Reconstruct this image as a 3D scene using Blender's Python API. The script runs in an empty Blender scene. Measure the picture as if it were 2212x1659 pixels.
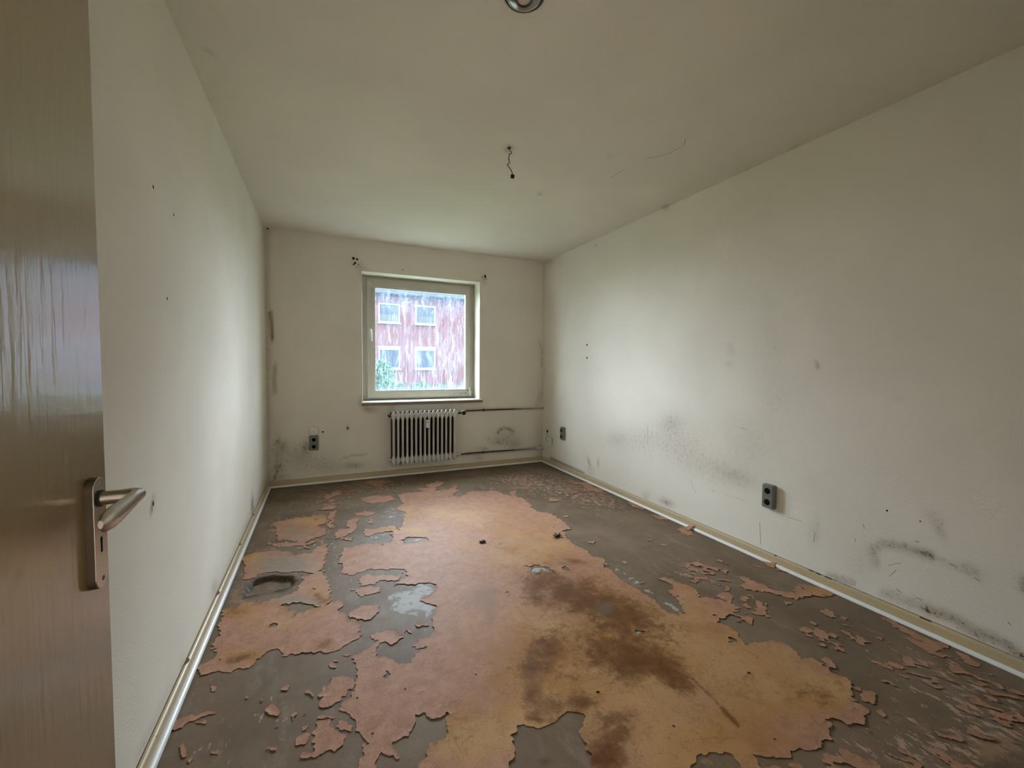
import bpy, bmesh, math, random
import numpy as np
from mathutils import Vector

# ------------------------------------------------------------------ camera, world, exposure
YAW, PITCH, ROLL, FPX = 0.42574, -0.04566, 0.00901, 903.06
CAM = np.array([0.49646, -4.63702, 1.21972])
W, H, YF = 3.031, 2.5, -4.66          # room width, height, inner face of the wall behind the camera
SKY = 22.0
scn = bpy.context.scene
col = scn.collection

def cam_axes():
    cy, sy, cp, sp, cr, sr = math.cos(YAW), math.sin(YAW), math.cos(PITCH), math.sin(PITCH), math.cos(ROLL), math.sin(ROLL)
    f = np.array([sy * cp, cy * cp, sp]); r = np.array([cy, -sy, 0.0]); u = np.cross(r, f)
    return r * cr + u * sr, -r * sr + u * cr, f
RX, UP, FW = cam_axes()
cd = bpy.data.cameras.new('camera'); cam = bpy.data.objects.new('camera', cd); col.objects.link(cam)
cd.sensor_fit = 'HORIZONTAL'; cd.sensor_width = 36.0; cd.lens = 36.0 * FPX / 2212.0
cd.clip_start = 0.02; cd.clip_end = 300
from mathutils import Matrix
cam.matrix_world = Matrix(((RX[0], UP[0], -FW[0], CAM[0]), (RX[1], UP[1], -FW[1], CAM[1]), (RX[2], UP[2], -FW[2], CAM[2]), (0, 0, 0, 1)))
scn.camera = cam
scn.view_settings.view_transform = 'Standard'; scn.view_settings.look = 'None'
scn.view_settings.gamma = 1.0; scn.view_settings.use_curve_mapping = False
scn.view_settings.exposure = 1.44

world = bpy.data.worlds.new('overcast_sky'); scn.world = world; world.use_nodes = True
wn = world.node_tree.nodes; wl = world.node_tree.links; wn.clear()
wo = wn.new('ShaderNodeOutputWorld'); wb = wn.new('ShaderNodeBackground'); wc = wn.new('ShaderNodeTexCoord')
wx = wn.new('ShaderNodeSeparateXYZ'); wm = wn.new('ShaderNodeMath'); wm2 = wn.new('ShaderNodeMath')
wl.new(wc.outputs['Generated'], wx.inputs[0])
wm.operation = 'MULTIPLY_ADD'; wm.use_clamp = False; wl.new(wx.outputs['Z'], wm.inputs[0]); wm.inputs[1].default_value = 0.45; wm.inputs[2].default_value = 0.55
wm2.operation = 'MAXIMUM'; wl.new(wm.outputs[0], wm2.inputs[0]); wm2.inputs[1].default_value = 0.25
wm3 = wn.new('ShaderNodeMath'); wm3.operation = 'MULTIPLY'; wl.new(wm2.outputs[0], wm3.inputs[0]); wm3.inputs[1].default_value = SKY
wb.inputs['Color'].default_value = (0.895, 0.945, 1.09, 1); wl.new(wm3.outputs[0], wb.inputs['Strength']); wl.new(wb.outputs[0], wo.inputs[0])

# a sampling portal in the window opening (it emits nothing itself)
pl = bpy.data.lights.new('window_portal', 'AREA'); pl.shape = 'RECTANGLE'; pl.size = 1.2; pl.size_y = 1.25; pl.energy = 1
pl.cycles.is_portal = True
po = bpy.data.objects.new('window_portal', pl); col.objects.link(po)
po.location = (1.53, 0.34, 1.49); po.rotation_euler = (math.radians(-90), 0, 0)

# ------------------------------------------------------------------ pixel <-> place
def on(axis, val, x, y):
    d = FW + RX * (x - 1106) / FPX - UP * (y - 829.5) / FPX
    return CAM + d * (val - CAM[axis]) / d[axis]
def pix(P):
    d = P - CAM; z = d @ FW
    ok = z > 0.25; z = np.where(ok, z, 1.0)
    x = 1106 + FPX * (d @ RX) / z; y = 829.5 - FPX * (d @ UP) / z
    return np.where(ok, x, -9999), np.where(ok, y, -9999)

# ------------------------------------------------------------------ noise in python
def hsh(ix, iy, s):
    n = (ix.astype(np.int64) * 374761393 + iy.astype(np.int64) * 668265263 + s * 1442695041) & 0xffffffff
    n = ((n ^ (n >> 13)) * 1274126177) & 0xffffffff
    return ((n ^ (n >> 16)) & 0xffff) / 65535.0
def vn(x, y, s=0):
    ix = np.floor(x); iy = np.floor(y); fx = x - ix; fy = y - iy
    fx = fx * fx * (3 - 2 * fx); fy = fy * fy * (3 - 2 * fy)
    a = hsh(ix, iy, s); b = hsh(ix + 1, iy, s); c = hsh(ix, iy + 1, s); d = hsh(ix + 1, iy + 1, s)
    return (a * (1 - fx) + b * fx) * (1 - fy) + (c * (1 - fx) + d * fx) * fy
def fbm(x, y, s=0, o=4):
    t = 0; a = .5; n = 0
    for i in range(o):
        t = t + a * vn(x * 2 ** i, y * 2 ** i, s + i * 7); n += a; a *= .5
    return t / n

def stains(px, py, items):
    v = np.zeros_like(px)
    for it in items:
        if it[0] == 'e':
            _, x, y, rx, ry, s = it[:6]; a = math.radians(it[6]) if len(it) > 6 else 0
            dx = px - x; dy = py - y
            u = (dx * math.cos(a) + dy * math.sin(a)) / rx; w = (-dx * math.sin(a) + dy * math.cos(a)) / ry
            g = s * np.exp(-(u * u + w * w)); v = v + g - np.clip(v, 0, 1) * np.clip(g, 0, 1)
        else:
            _, pts, r, s = it
            for (x0, y0), (x1, y1) in zip(pts[:-1], pts[1:]):
                dx, dy = x1 - x0, y1 - y0; t = np.clip(((px - x0) * dx + (py - y0) * dy) / (dx * dx + dy * dy + 1e-9), 0, 1)
                d2 = (px - x0 - t * dx) ** 2 + (py - y0 - t * dy) ** 2
                v = np.maximum(v, s * np.exp(-d2 / (r * r)))
    return v

# ------------------------------------------------------------------ mesh builders
class MB:
    def __init__(s): s.v = []; s.f = []
    def add(s, vs, fs):
        o = len(s.v); s.v += [tuple(map(float, p)) for p in vs]; s.f += [tuple(i + o for i in f) for f in fs]; return s
    def box(s, x0, x1, y0, y1, z0, z1):
        return s.add([(x0, y0, z0), (x1, y0, z0), (x1, y1, z0), (x0, y1, z0), (x0, y0, z1), (x1, y0, z1), (x1, y1, z1), (x0, y1, z1)],
                     [(0, 3, 2, 1), (4, 5, 6, 7), (0, 1, 5, 4), (1, 2, 6, 5), (2, 3, 7, 6), (3, 0, 4, 7)])
    def tube(s, pts, r, n=10, cap=True):
        pts = [Vector(p) for p in pts]; rs = r if isinstance(r, (list, tuple)) else [r] * len(pts)
        rings = []; up = None
        for i, p in enumerate(pts):
            t = (pts[min(i + 1, len(pts) - 1)] - pts[max(i - 1, 0)]).normalized()
            if up is None: up = Vector((0, 0, 1)) if abs(t.z) < .9 else Vector((0, 1, 0))
            a = t.cross(up).normalized(); b = a.cross(t).normalized(); up = b
            rings.append([p + (a * math.cos(2 * math.pi * k / n) + b * math.sin(2 * math.pi * k / n)) * rs[i] for k in range(n)])
        vs = [q for R in rings for q in R]; fs = []
        for i in range(len(rings) - 1):
            for k in range(n):
                fs.append((i * n + k, i * n + (k + 1) % n, (i + 1) * n + (k + 1) % n, (i + 1) * n + k))
        if cap: fs.append(tuple(range(n))[::-1]); fs.append(tuple((len(rings) - 1) * n + k for k in range(n)))
        return s.add(vs, fs)
    def cyl(s, a, b, r, n=20, r2=None): return s.tube([a, b], [r, r2 if r2 is not None else r], n)
    def lathe(s, c, axis, prof, n=32):
        c = Vector(c); ax = Vector(axis).normalized(); u = ax.orthogonal().normalized(); w = ax.cross(u)
        vs = [c + ax * h + (u * math.cos(2 * math.pi * k / n) + w * math.sin(2 * math.pi * k / n)) * r for r, h in prof for k in range(n)]
        fs = [(i * n + k, i * n + (k + 1) % n, (i + 1) * n + (k + 1) % n, (i + 1) * n + k) for i in range(len(prof) - 1) for k in range(n)]
        return s.add(vs, fs)
    def prism(s, outline, d0, d1, fn):            # outline 2d points, fn(u,v,d)->xyz
        n = len(outline); vs = [fn(u, v, d0) for u, v in outline] + [fn(u, v, d1) for u, v in outline]
        return s.add(vs, [tuple(range(n)), tuple(range(n, 2 * n))[::-1]] + [(i, (i + 1) % n + 0, (i + 1) % n + n, i + n)[::-1] for i in range(n)])
    def build(s, name, mat, parent=None, smooth=False, bevel=0, seg=2, loc=None):
        me = bpy.data.meshes.new(name); o0 = Vector(loc) if loc is not None else Vector((0, 0, 0))
        me.from_pydata([tuple(Vector(p) - o0) for p in s.v], [], s.f); me.validate()
        bm = bmesh.new(); bm.from_mesh(me); bmesh.ops.recalc_face_normals(bm, faces=bm.faces)
        if bevel: bmesh.ops.bevel(bm, geom=[e for e in bm.edges if e.calc_face_angle(0) > .6], offset=bevel, segments=seg, affect='EDGES', profile=.5)
        bm.to_mesh(me); bm.free()
        if smooth:
            for p in me.polygons: p.use_smooth = True
            try: me.set_sharp_from_angle(angle=math.radians(38))
            except Exception: pass
        me.materials.append(mat)
        ob = bpy.data.objects.new(name, me); col.objects.link(ob); ob.location = o0
        if parent is not None: ob.parent = parent; ob.matrix_parent_inverse = Matrix.Translation(-Vector(parent.location))
        return ob
def grid_obj(name, V, F, mats, parent=None, attrs=None, smooth=True):
    me = bpy.data.meshes.new(name); V = np.asarray(V, np.float32)
    me.from_pydata(V.tolist(), [], F if isinstance(F, list) else F.tolist())
    for k, a in (attrs or {}).items():
        at = me.attributes.new(k, 'FLOAT', 'POINT'); at.data.foreach_set('value', np.asarray(a, np.float32))
    me.polygons.foreach_set('use_smooth', [smooth] * len(me.polygons))
    me.materials.append(mats); me.update()
    ob = bpy.data.objects.new(name, me); col.objects.link(ob)
    if parent is not None: ob.parent = parent
    return ob
def tag(o, label=None, cat=None, group=None, kind=None):
    if label: o['label'] = label
    if cat: o['category'] = cat
    if group: o['group'] = group
    if kind: o['kind'] = kind
    return o
def thing(name, label, cat, loc, group=None):
    o = bpy.data.objects.new(name, None); col.objects.link(o); o.location = tuple(map(float, loc)); o.empty_display_size = .05
    return tag(o, label, cat, group)

# ------------------------------------------------------------------ materials
class NT:
    def __init__(s, name, rough=.6, spec=.3):
        s.m = bpy.data.materials.new(name); s.m.use_nodes = True; s.t = s.m.node_tree; s.n = s.t.nodes; s.l = s.t.links
        s.b = s.n['Principled BSDF']; s.b.inputs['Roughness'].default_value = rough; s.b.inputs['Specular IOR Level'].default_value = spec
        s.out = s.n['Material Output']; s.tc = s.n.new('ShaderNodeTexCoord')
    def put(s, sock, v):
        if isinstance(v, bpy.types.NodeSocket): s.l.new(v, sock)
        elif isinstance(v, tuple) and len(v) == 3 and sock.type == 'RGBA': sock.default_value = (*v, 1)
        else: sock.default_value = v
    def pos(s):
        g = s.n.new('ShaderNodeNewGeometry'); return g.outputs['Position']
    def map(s, vec, scale=(1, 1, 1), rot=(0, 0, 0)):
        m = s.n.new('ShaderNodeMapping'); s.l.new(vec, m.inputs[0]); m.inputs['Scale'].default_value = scale; m.inputs['Rotation'].default_value = rot; return m.outputs[0]
    def noise(s, scale, detail=5, rough=.55, vec=None, dist=0.0):
        n = s.n.new('ShaderNodeTexNoise'); n.inputs['Scale'].default_value = scale; n.inputs['Detail'].default_value = detail
        n.inputs['Roughness'].default_value = rough; n.inputs['Distortion'].default_value = dist
        s.l.new(vec if vec is not None else s.pos(), n.inputs['Vector']); return n.outputs['Fac']
    def voro(s, scale, vec=None, feat='F1'):
        n = s.n.new('ShaderNodeTexVoronoi'); n.inputs['Scale'].default_value = scale; n.feature = feat
        s.l.new(vec if vec is not None else s.pos(), n.inputs['Vector']); return n.outputs['Distance']
    def math(s, op, a, b=None, c=None, clamp=False):
        n = s.n.new('ShaderNodeMath'); n.operation = op; n.use_clamp = clamp; s.put(n.inputs[0], a)
        if b is not None: s.put(n.inputs[1], b)
        if c is not None: s.put(n.inputs[2], c)
        return n.outputs[0]
    def step(s, v, a, b):
        n = s.n.new('ShaderNodeMapRange'); n.interpolation_type = 'SMOOTHSTEP'; s.put(n.inputs[0], v)
        n.inputs[1].default_value = a; n.inputs[2].default_value = b; return n.outputs[0]
    def attr(s, name):
        n = s.n.new('ShaderNodeAttribute'); n.attribute_name = name; return n.outputs['Fac']
    def mix(s, f, a, b, mode='MIX'):
        n = s.n.new('ShaderNodeMix'); n.data_type = 'RGBA'; n.blend_type = mode; s.put(n.inputs[0], f); s.put(n.inputs[6], a); s.put(n.inputs[7], b); return n.outputs[2]
    def bump(s, h, strength=.3, dist=.002):
        n = s.n.new('ShaderNodeBump'); n.inputs['Strength'].default_value = strength; n.inputs['Distance'].default_value = dist; s.l.new(h, n.inputs['Height']); s.l.new(n.outputs[0], s.b.inputs['Normal'])
    def color(s, c): s.put(s.b.inputs['Base Color'], c); return s
    def rough(s, r): s.put(s.b.inputs['Roughness'], r); return s

def plain(name, c, rough=.5, spec=.3, metal=0, var=.12, scale=40, bump=0):
    m = NT(name, rough, spec); m.b.inputs['Metallic'].default_value = metal
    f = m.noise(scale, 4)
    m.color(m.mix(f, tuple(x * (1 - var) for x in c), tuple(min(1, x * (1 + var)) for x in c)))
    if bump: m.bump(f, bump, .001)
    return m.m

def wall_mat(name, c, speck=1.0):
    m = NT(name, .85, .12); g = m.math('MULTIPLY', m.attr('grime'), 1.4); b = m.attr('rust')
    n1 = m.noise(2.2, 2, .5); n2 = m.noise(34, 5, .78)
    base = m.mix(m.step(n1, .3, .7), tuple(x * .965 for x in c), tuple(min(1, x * 1.02) for x in c))
    gg = m.math('MULTIPLY', g, m.math('ADD', m.math('MULTIPLY', n2, 1.1), .02))
    spk = m.math('MULTIPLY', m.step(n2, .53, .61), m.math('MULTIPLY', g, 1.25))
    t = m.math('MAXIMUM', gg, spk, clamp=True)
    c1 = m.mix(t, base, (.165, .10, .038))
    rr = m.math('MULTIPLY', b, m.math('ADD', n2, .45), clamp=True)
    m.color(m.mix(rr, c1, (.16, .085, .035)))
    m.bump(m.noise(150, 1, .5), .20, .003)
    return m.m
WALLC = (.82, .77, .665)
M_wall = wall_mat('woodchip_wall_paint', WALLC)
M_wallR = wall_mat('scuffed_wall_paint', WALLC)
M_ceil = wall_mat('ceiling_paint', (.77, .72, .62), .6)
M_reveal = plain('reveal_paint', (.80, .79, .64), .6, .3, var=.06, scale=12)

def paint_layer_mat():
    m = NT('peeling_floor_paint', .62, .13)
    och, brn, gre, wea = m.attr('och'), m.attr('brn'), m.attr('gre'), m.attr('wear')
    n1 = m.noise(5.5, 6, .62, dist=.6); n2 = m.noise(17, 6, .68); n3 = m.noise(130, 2, .6); n4 = m.noise(2.4, 4, .55)
    pink = m.mix(m.step(n2, .3, .7), (.365, .186, .112), (.46, .256, .166))
    o = m.step(m.math('ADD', och, m.math('MULTIPLY', m.math('SUBTRACT', n1, .5), .9)), .15, .8)
    ochc = m.mix(m.step(n4, .35, .65), (.385, .185, .055), (.50, .295, .132))
    c = m.mix(o, pink, ochc)
    bv = m.math('ADD', brn, m.math('MULTIPLY', m.math('SUBTRACT', n2, .5), 1.25))
    bv = m.math('ADD', bv, m.math('MULTIPLY', m.math('SUBTRACT', n1, .5), 1.0))
    n5 = m.noise(9, 6, .6, dist=.7); bw = m.math('ADD', brn, m.math('MULTIPLY', m.math('SUBTRACT', n5, .5), 1.7))
    bf = m.math('ADD', m.math('MULTIPLY', m.step(bv, .20, .95), .48), m.math('MULTIPLY', m.step(bw, .30, .75), .26), clamp=True)
    b3 = m.math('ADD', m.math('ADD', brn, m.math('MULTIPLY', m.math('SUBTRACT', n1, .5), 1.5)), m.math('MULTIPLY', m.math('SUBTRACT', m.noise(34, 4, .7), .5), 1.1))
    bf = m.math('ADD', bf, m.math('MULTIPLY', m.step(b3, .42, .50), .22), clamp=True)
    lim = m.step(brn, .06, .30); bf = m.math('MULTIPLY', bf, lim)
    rid = m.math('MULTIPLY', m.step(m.math('ABSOLUTE', m.math('SUBTRACT', m.noise(7.5, 5, .6, dist=.5), .5)), .035, .0), m.math('MULTIPLY', lim, .22))
    c = m.mix(bf, c, (.125, .046, .008)); c = m.mix(rid, c, (.15, .058, .014))
    gv = m.step(m.math('ADD', gre, m.math('MULTIPLY', m.math('SUBTRACT', n2, .5), .9)), .2, .95)
    c = m.mix(m.math('MULTIPLY', gv, .62), c, (.14, .125, .085))
    wv = m.step(m.math('ADD', wea, m.math('MULTIPLY', m.math('SUBTRACT', m.noise(28, 5, .7), .5), 1.1)), .35, .7)
    c = m.mix(m.math('MULTIPLY', wv, .8), c, (.27, .235, .20))
    vein = m.math('MULTIPLY', m.step(m.math('ABSOLUTE', m.math('SUBTRACT', m.noise(3.4, 6, .66), .5)), .006, .001), .38)
    c = m.mix(vein, c, (.16, .075, .04))
    dot = m.math('MULTIPLY', m.step(m.voro(26), .05, .03), m.math('MULTIPLY', m.step(n4, .5, .62), .6))
    c = m.mix(dot, c, (.07, .04, .025))
    c = m.mix(.35, c, m.mix(n3, (.25, .25, .25), (.75, .75, .75)), 'OVERLAY')
    m.color(c); m.bump(m.math('ADD', m.math('MULTIPLY', n3, .6), n2), .28, .004)
    return m.m
def screed_mat():
    m = NT('bare_grey_screed', .6, .14)
    wht, tan, drk = m.attr('wht'), m.attr('tan'), m.attr('drk')
    n1 = m.noise(3.2, 6, .6, dist=.4); n2 = m.noise(22, 6, .68); n3 = m.noise(140, 2, .6); res = m.attr('res')
    c = m.mix(m.step(n1, .3, .72), (.158, .109, .066), (.222, .160, .104))
    st = m.noise(9, 5, .65, vec=m.map(m.pos(), (1, .35, 1), (0, 0, .5)))
    sc = m.math('MULTIPLY', m.step(st, .53, .72), m.math('ADD', m.math('MULTIPLY', n2, .6), .05))
    c = m.mix(sc, c, (.34, .28, .235))
    tv = m.math('MULTIPLY', m.step(m.math('ADD', tan, m.math('MULTIPLY', m.math('SUBTRACT', n2, .5), 1.8)), .28, .72), .75)
    c = m.mix(tv, c, m.mix(n1, (.33, .19, .09), (.42, .29, .2)))
    wv = m.step(m.math('ADD', wht, m.math('MULTIPLY', m.math('SUBTRACT', n2, .5), 2.4)), .42, .70)
    c = m.mix(m.math('MULTIPLY', wv, .85), c, (.45, .44, .42))
    rs = m.noise(34, 5, .72, vec=m.map(m.pos(), (1, .45, 1), (0, 0, .55)))
    rv = m.step(m.math('ADD', res, m.math('MULTIPLY', m.math('SUBTRACT', rs, .5), 3.4)), .58, .72)
    c = m.mix(m.math('MULTIPLY', rv, m.step(res, .05, .2)), c, m.mix(n2, (.40, .25, .18), (.52, .37, .29)))
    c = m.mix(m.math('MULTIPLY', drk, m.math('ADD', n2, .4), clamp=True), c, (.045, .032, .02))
    c = m.mix(.3, c, m.mix(n3, (.25, .25, .25), (.75, .75, .75)), 'OVERLAY')
    m.color(c); m.bump(m.math('ADD', n2, m.math('MULTIPLY', n3, .5)), .2, .003)
    m.rough(m.math('ADD', m.math('MULTIPLY', n2, .3), .46)); return m.m
M_paint = paint_layer_mat(); M_screed = screed_mat()

def gloss_door_mat():
    m = NT('yellowed_gloss_door_paint', .3, .5)
    v = m.map(m.pos(), (1, 85, 7)); n = m.noise(1.0, 1.5, .5, vec=v, dist=.4)
    big = m.noise(1.0, 3, .6, vec=m.map(m.pos(), (1, 40, 26)))
    v2 = m.noise(7, 5); g = m.attr('grime')
    c = m.mix(v2, (.225, .148, .042), (.25, .168, .055))
    c = m.mix(m.math('MULTIPLY', g, m.math('ADD', v2, .3), clamp=True), c, (.09, .055, .022))
    m.color(c); m.bump(m.math('ADD', n, m.math('MULTIPLY', big, .9)), .30, .0018)
    m.b.inputs['IOR'].default_value = 1.6; m.b.inputs['Coat Weight'].default_value = .75; m.b.inputs['Coat IOR'].default_value = 1.9; m.b.inputs['Coat Roughness'].default_value = .13; m.l.new(m.b.inputs['Normal'].links[0].from_socket, m.b.inputs['Coat Normal']); m.b.inputs['Specular IOR Level'].default_value = .75; return m.m
M_door = gloss_door_mat()
def cream_mat():
    m = NT('yellowed_baseboard_paint', .38, .4); n1 = m.noise(14, 6, .6); n2 = m.noise(60, 4)
    c = m.mix(n1, (.50, .385, .215), (.60, .485, .305))
    d = m.step(m.noise(30, 6, .7), .62, .74); c = m.mix(m.math('MULTIPLY', d, .55), c, (.20, .12, .05))
    m.color(c); m.bump(n2, .15, .001); return m.m
M_base = cream_mat()
M_strip = plain('white_strip_paint', (.80, .79, .75), .35, .4, var=.06)
M_gap = plain('dark_gap', (.03, .018, .01), .9, .1)
M_joint = plain('dirty_joint', (.17, .105, .05), .9, .1, var=.6, scale=9)
M_brownwood = plain('bare_brown_wood', (.19, .10, .045), .7, .2, var=.3, scale=30)
M_frame = plain('window_frame_paint', (.47, .42, .36), .4, .4, var=.1, scale=9)
def dirty_frame():
    m = NT('mouldy_window_frame_paint', .42, .4); n = m.noise(9, 5); d = m.attr('grime')
    c = m.mix(n, (.45, .40, .34), (.54, .49, .43))
    s = m.step(m.math('ADD', d, m.math('MULTIPLY', m.math('SUBTRACT', m.noise(38, 6, .7), .5), 1.3)), .45, .8)
    m.color(m.mix(m.math('MULTIPLY', s, .85), c, (.09, .065, .045))); return m.m
M_white = plain('white_enamel', (.74, .73, .70), .35, .45, var=.05)
M_whiteb = plain('bright_white_plastic', (.8, .8, .78), .35, .45, var=.04)
M_black = plain('black_rubber', (.012, .011, .01), .5, .3)
M_dark = plain('grimy_dark_metal', (.055, .035, .022), .6, .3, var=.4)
M_sill = plain('windowsill_stone', (.72, .70, .62), .3, .45, var=.08, scale=60)
M_silledge = plain('windowsill_edge', (.26, .19, .13), .5, .3, var=.15, scale=80)
M_rad = plain('radiator_enamel', (.62, .60, .55), .38, .45, var=.08, scale=18)
M_gapshade = plain('gap_shade_dark', (.045, .030, .018), .8, .15, var=.3)  # near-black colour standing in for shade between the radiator columns
M_sock = plain('grey_green_plastic', (.205, .21, .18), .42, .4, var=.05)
M_sock2 = plain('grey_green_plastic_insert', (.175, .18, .155), .42, .4, var=.05)
M_hole = plain('socket_hole', (.006, .005, .004), .8, .1)
M_nickel = plain('brushed_nickel', (.52, .47, .40), .27, .5, metal=1, var=.06, scale=160)
M_edge = plain('dark_edge_metal', (.10, .07, .045), .45, .4, metal=.6, var=.1)
M_cable = plain('old_cable', (.16, .125, .07), .6, .3)
M_yel = plain('aged_white_plastic', (.60, .57, .49), .45, .35, var=.05)
M_line = plain('crack_shadow', (.19, .165, .13), .9, .05)
def cloudglass():
    m = NT('clear_lamp_glass', .08, .5); m.color((.9, .93, .88)); m.b.inputs['Transmission Weight'].default_value = .85; m.b.inputs['IOR'].default_value = 1.4; return m.m
M_lampglass = cloudglass()
M_brass = plain('brown_lamp_rim', (.10, .04, .018), .35, .5, metal=.3)

def pane_mat():
    m = NT('limescale_streaked_glass', .1, .5); n = m.n; P = m.pos()
    wob = m.noise(9, 4, .6, vec=m.map(P, (.6, 1, 1.6)))
    sx = n.new('ShaderNodeSeparateXYZ'); m.l.new(P, sx.inputs[0])
    X = m.math('ADD', sx.outputs['X'], m.math('MULTIPLY', m.math('SUBTRACT', wob, .5), .055))
    cb = n.new('ShaderNodeCombineXYZ'); m.l.new(X, cb.inputs[0]); m.l.new(sx.outputs['Z'], cb.inputs[2])
    V = cb.outputs[0]
    def nz(scx, scz, d, r): return m.noise(1.0, d, r, vec=m.map(V, (scx, 1, scz)))
    s1 = nz(30, 1.6, 3, .6); s2 = nz(70, 3.2, 3, .6); big = nz(4.0, 2.6, 4, .6); mid = nz(13, 3.2, 4, .6)
    line1 = m.step(m.math('ABSOLUTE', m.math('SUBTRACT', s1, .5)), .040, .008)
    line2 = m.step(m.math('ABSOLUTE', m.math('SUBTRACT', s2, .52)), .045, .010)
    haze = m.step(big, .45, .72); run = m.step(mid, .46, .66)
    low = m.step(sx.outputs['Z'], 1.75, 1.05)
    a = m.math('MULTIPLY', line1, m.math('ADD', m.math('MULTIPLY', run, .30), m.math('MULTIPLY', low, .22)))
    a = m.math('MAXIMUM', a, m.math('MULTIPLY', line2, m.math('ADD', m.math('MULTIPLY', run, .36), .13)))
    a = m.math('ADD', a, m.math('MULTIPLY', haze, m.math('ADD', m.math('MULTIPLY', run, .22), .05))); a = m.math('ADD', a, .10)
    # frothy dried splashes near the top and a dense edge of limescale
    top = m.step(sx.outputs['Z'], 1.70, 1.95); rgt = m.step(X, 1.62, 1.98)
    a = m.math('ADD', a, m.math('MULTIPLY', rgt, m.math('ADD', m.math('MULTIPLY', line2, .12), m.math('MULTIPLY', run, .10))))
    a = m.math('ADD', a, m.math('MULTIPLY', top, .05)); fro = m.step(m.noise(30, 5, .7), .46, .60)
    a = m.math('ADD', a, m.math('MULTIPLY', m.math('MULTIPLY', top, fro), .20))
    a = m.math('ADD', a, m.math('MULTIPLY', m.step(sx.outputs['Z'], .985, .93), .14))
    a = m.math('MULTIPLY', a, PANE_K, clamp=True)
    tr = n.new('ShaderNodeBsdfTransparent'); tr.inputs[0].default_value = (.92, .97, .97, 1)
    gl = n.new('ShaderNodeBsdfGlossy'); gl.inputs['Roughness'].default_value = .03
    fr = n.new('ShaderNodeFresnel'); fr.inputs[0].default_value = 1.45
    mx = n.new('ShaderNodeMixShader'); m.l.new(m.math('MULTIPLY', fr.outputs[0], .7), mx.inputs[0]); m.l.new(tr.outputs[0], mx.inputs[1]); m.l.new(gl.outputs[0], mx.inputs[2])
    tl = n.new('ShaderNodeBsdfTranslucent'); tl.inputs[0].default_value = (.50, .70, .92, 1)
    df = n.new('ShaderNodeBsdfDiffuse'); df.inputs[0].default_value = (.5, .6, .68, 1)
    md = n.new('ShaderNodeMixShader'); md.inputs[0].default_value = .3; m.l.new(tl.outputs[0], md.inputs[1]); m.l.new(df.outputs[0], md.inputs[2])
    m2 = n.new('ShaderNodeMixShader'); m.l.new(a, m2.inputs[0]); m.l.new(mx.outputs[0], m2.inputs[1]); m.l.new(md.outputs[0], m2.inputs[2])
    m.l.new(m2.outputs[0], m.out.inputs[0]); return m.m
PANE_K = 0.135

# ------------------------------------------------------------------ room shell
def lin(*bk):                                     # breakpoints and a step -> coordinates
    out = []
    for a, b, d in bk:
        n = max(1, int(round((b - a) / d))); out += list(np.linspace(a, b, n, endpoint=False))
    return np.array(out + [bk[-1][1]])
def wall_grid(name, U, Vv, fn, mat, grime, rust, skip=None, extra=None):
    uu, vv = np.meshgrid(U, Vv, indexing='ij'); P = fn(uu.ravel(), vv.ravel())
    nu, nv = len(U), len(Vv); F = []
    for i in range(nu - 1):
        for j in range(nv - 1):
            if skip and skip(.5 * (U[i] + U[i + 1]), .5 * (Vv[j] + Vv[j + 1])): continue
            F.append((i * nv + j, (i + 1) * nv + j, (i + 1) * nv + j + 1, i * nv + j + 1))
    px, py = pix(P); g = stains(px, py, grime); r = stains(px, py, rust)
    P = P.tolist()
    if extra:
        o = len(P); P += [tuple(p) for p in extra.v]; F += [tuple(i + o for i in f) for f in extra.f]
        g = np.concatenate([g, np.zeros(len(extra.v))]); r = np.concatenate([r, np.zeros(len(extra.v))])
    o = grid_obj(name, P, F, mat, attrs={'grime': g, 'rust': r}, smooth=False)
    return tag(o, kind='structure')
WX0, WX1, WZ0, WZ1 = 0.876, 2.177, 0.815, 2.178   # window opening
T = .36                                            # outer wall thickness

shell = MB().add([(0, YF, 0), (0, 0, 0), (0, 0, H), (0, YF, H), (-.2, YF, 0), (-.2, 0, 0), (-.2, 0, H), (-.2, YF, H)], [(4, 5, 6, 7), (0, 4, 7, 3), (3, 7, 6, 2), (0, 1, 5, 4)])
wall_left = wall_grid('wall_left', lin((YF, 0, .03)), lin((0, H, .04)), lambda u, v: np.stack([0 * u, u, v], 1), M_wall,
    [('e', 410, 1445, 16, 24, .28), ('e', 400, 1440, 8, 14, .4), ('e', 500, 1240, 10, 18, .35), ('e', 465, 1270, 8, 14, .45), ('l', [(300, 1640), (420, 1400), (530, 1150), (575, 1040)], 7, .38), ('e', 545, 1092, 3, 22, .9), ('e', 330, 405, 3, 4, .7), ('e', 375, 465, 2, 4, .7), ('e', 361, 645, 2, 4, .6), ('e', 331, 1088, 3, 5, 1.3), ('e', 385, 985, 20, 30, .05)], [], extra=shell)
shell = MB().add([(W, YF, 0), (W, 0, 0), (W, 0, H), (W, YF, H), (W + .2, YF, 0), (W + .2, 0, 0), (W + .2, 0, H), (W + .2, YF, H)], [(4, 5, 6, 7), (0, 4, 7, 3), (3, 7, 6, 2), (0, 1, 5, 4)])
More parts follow.
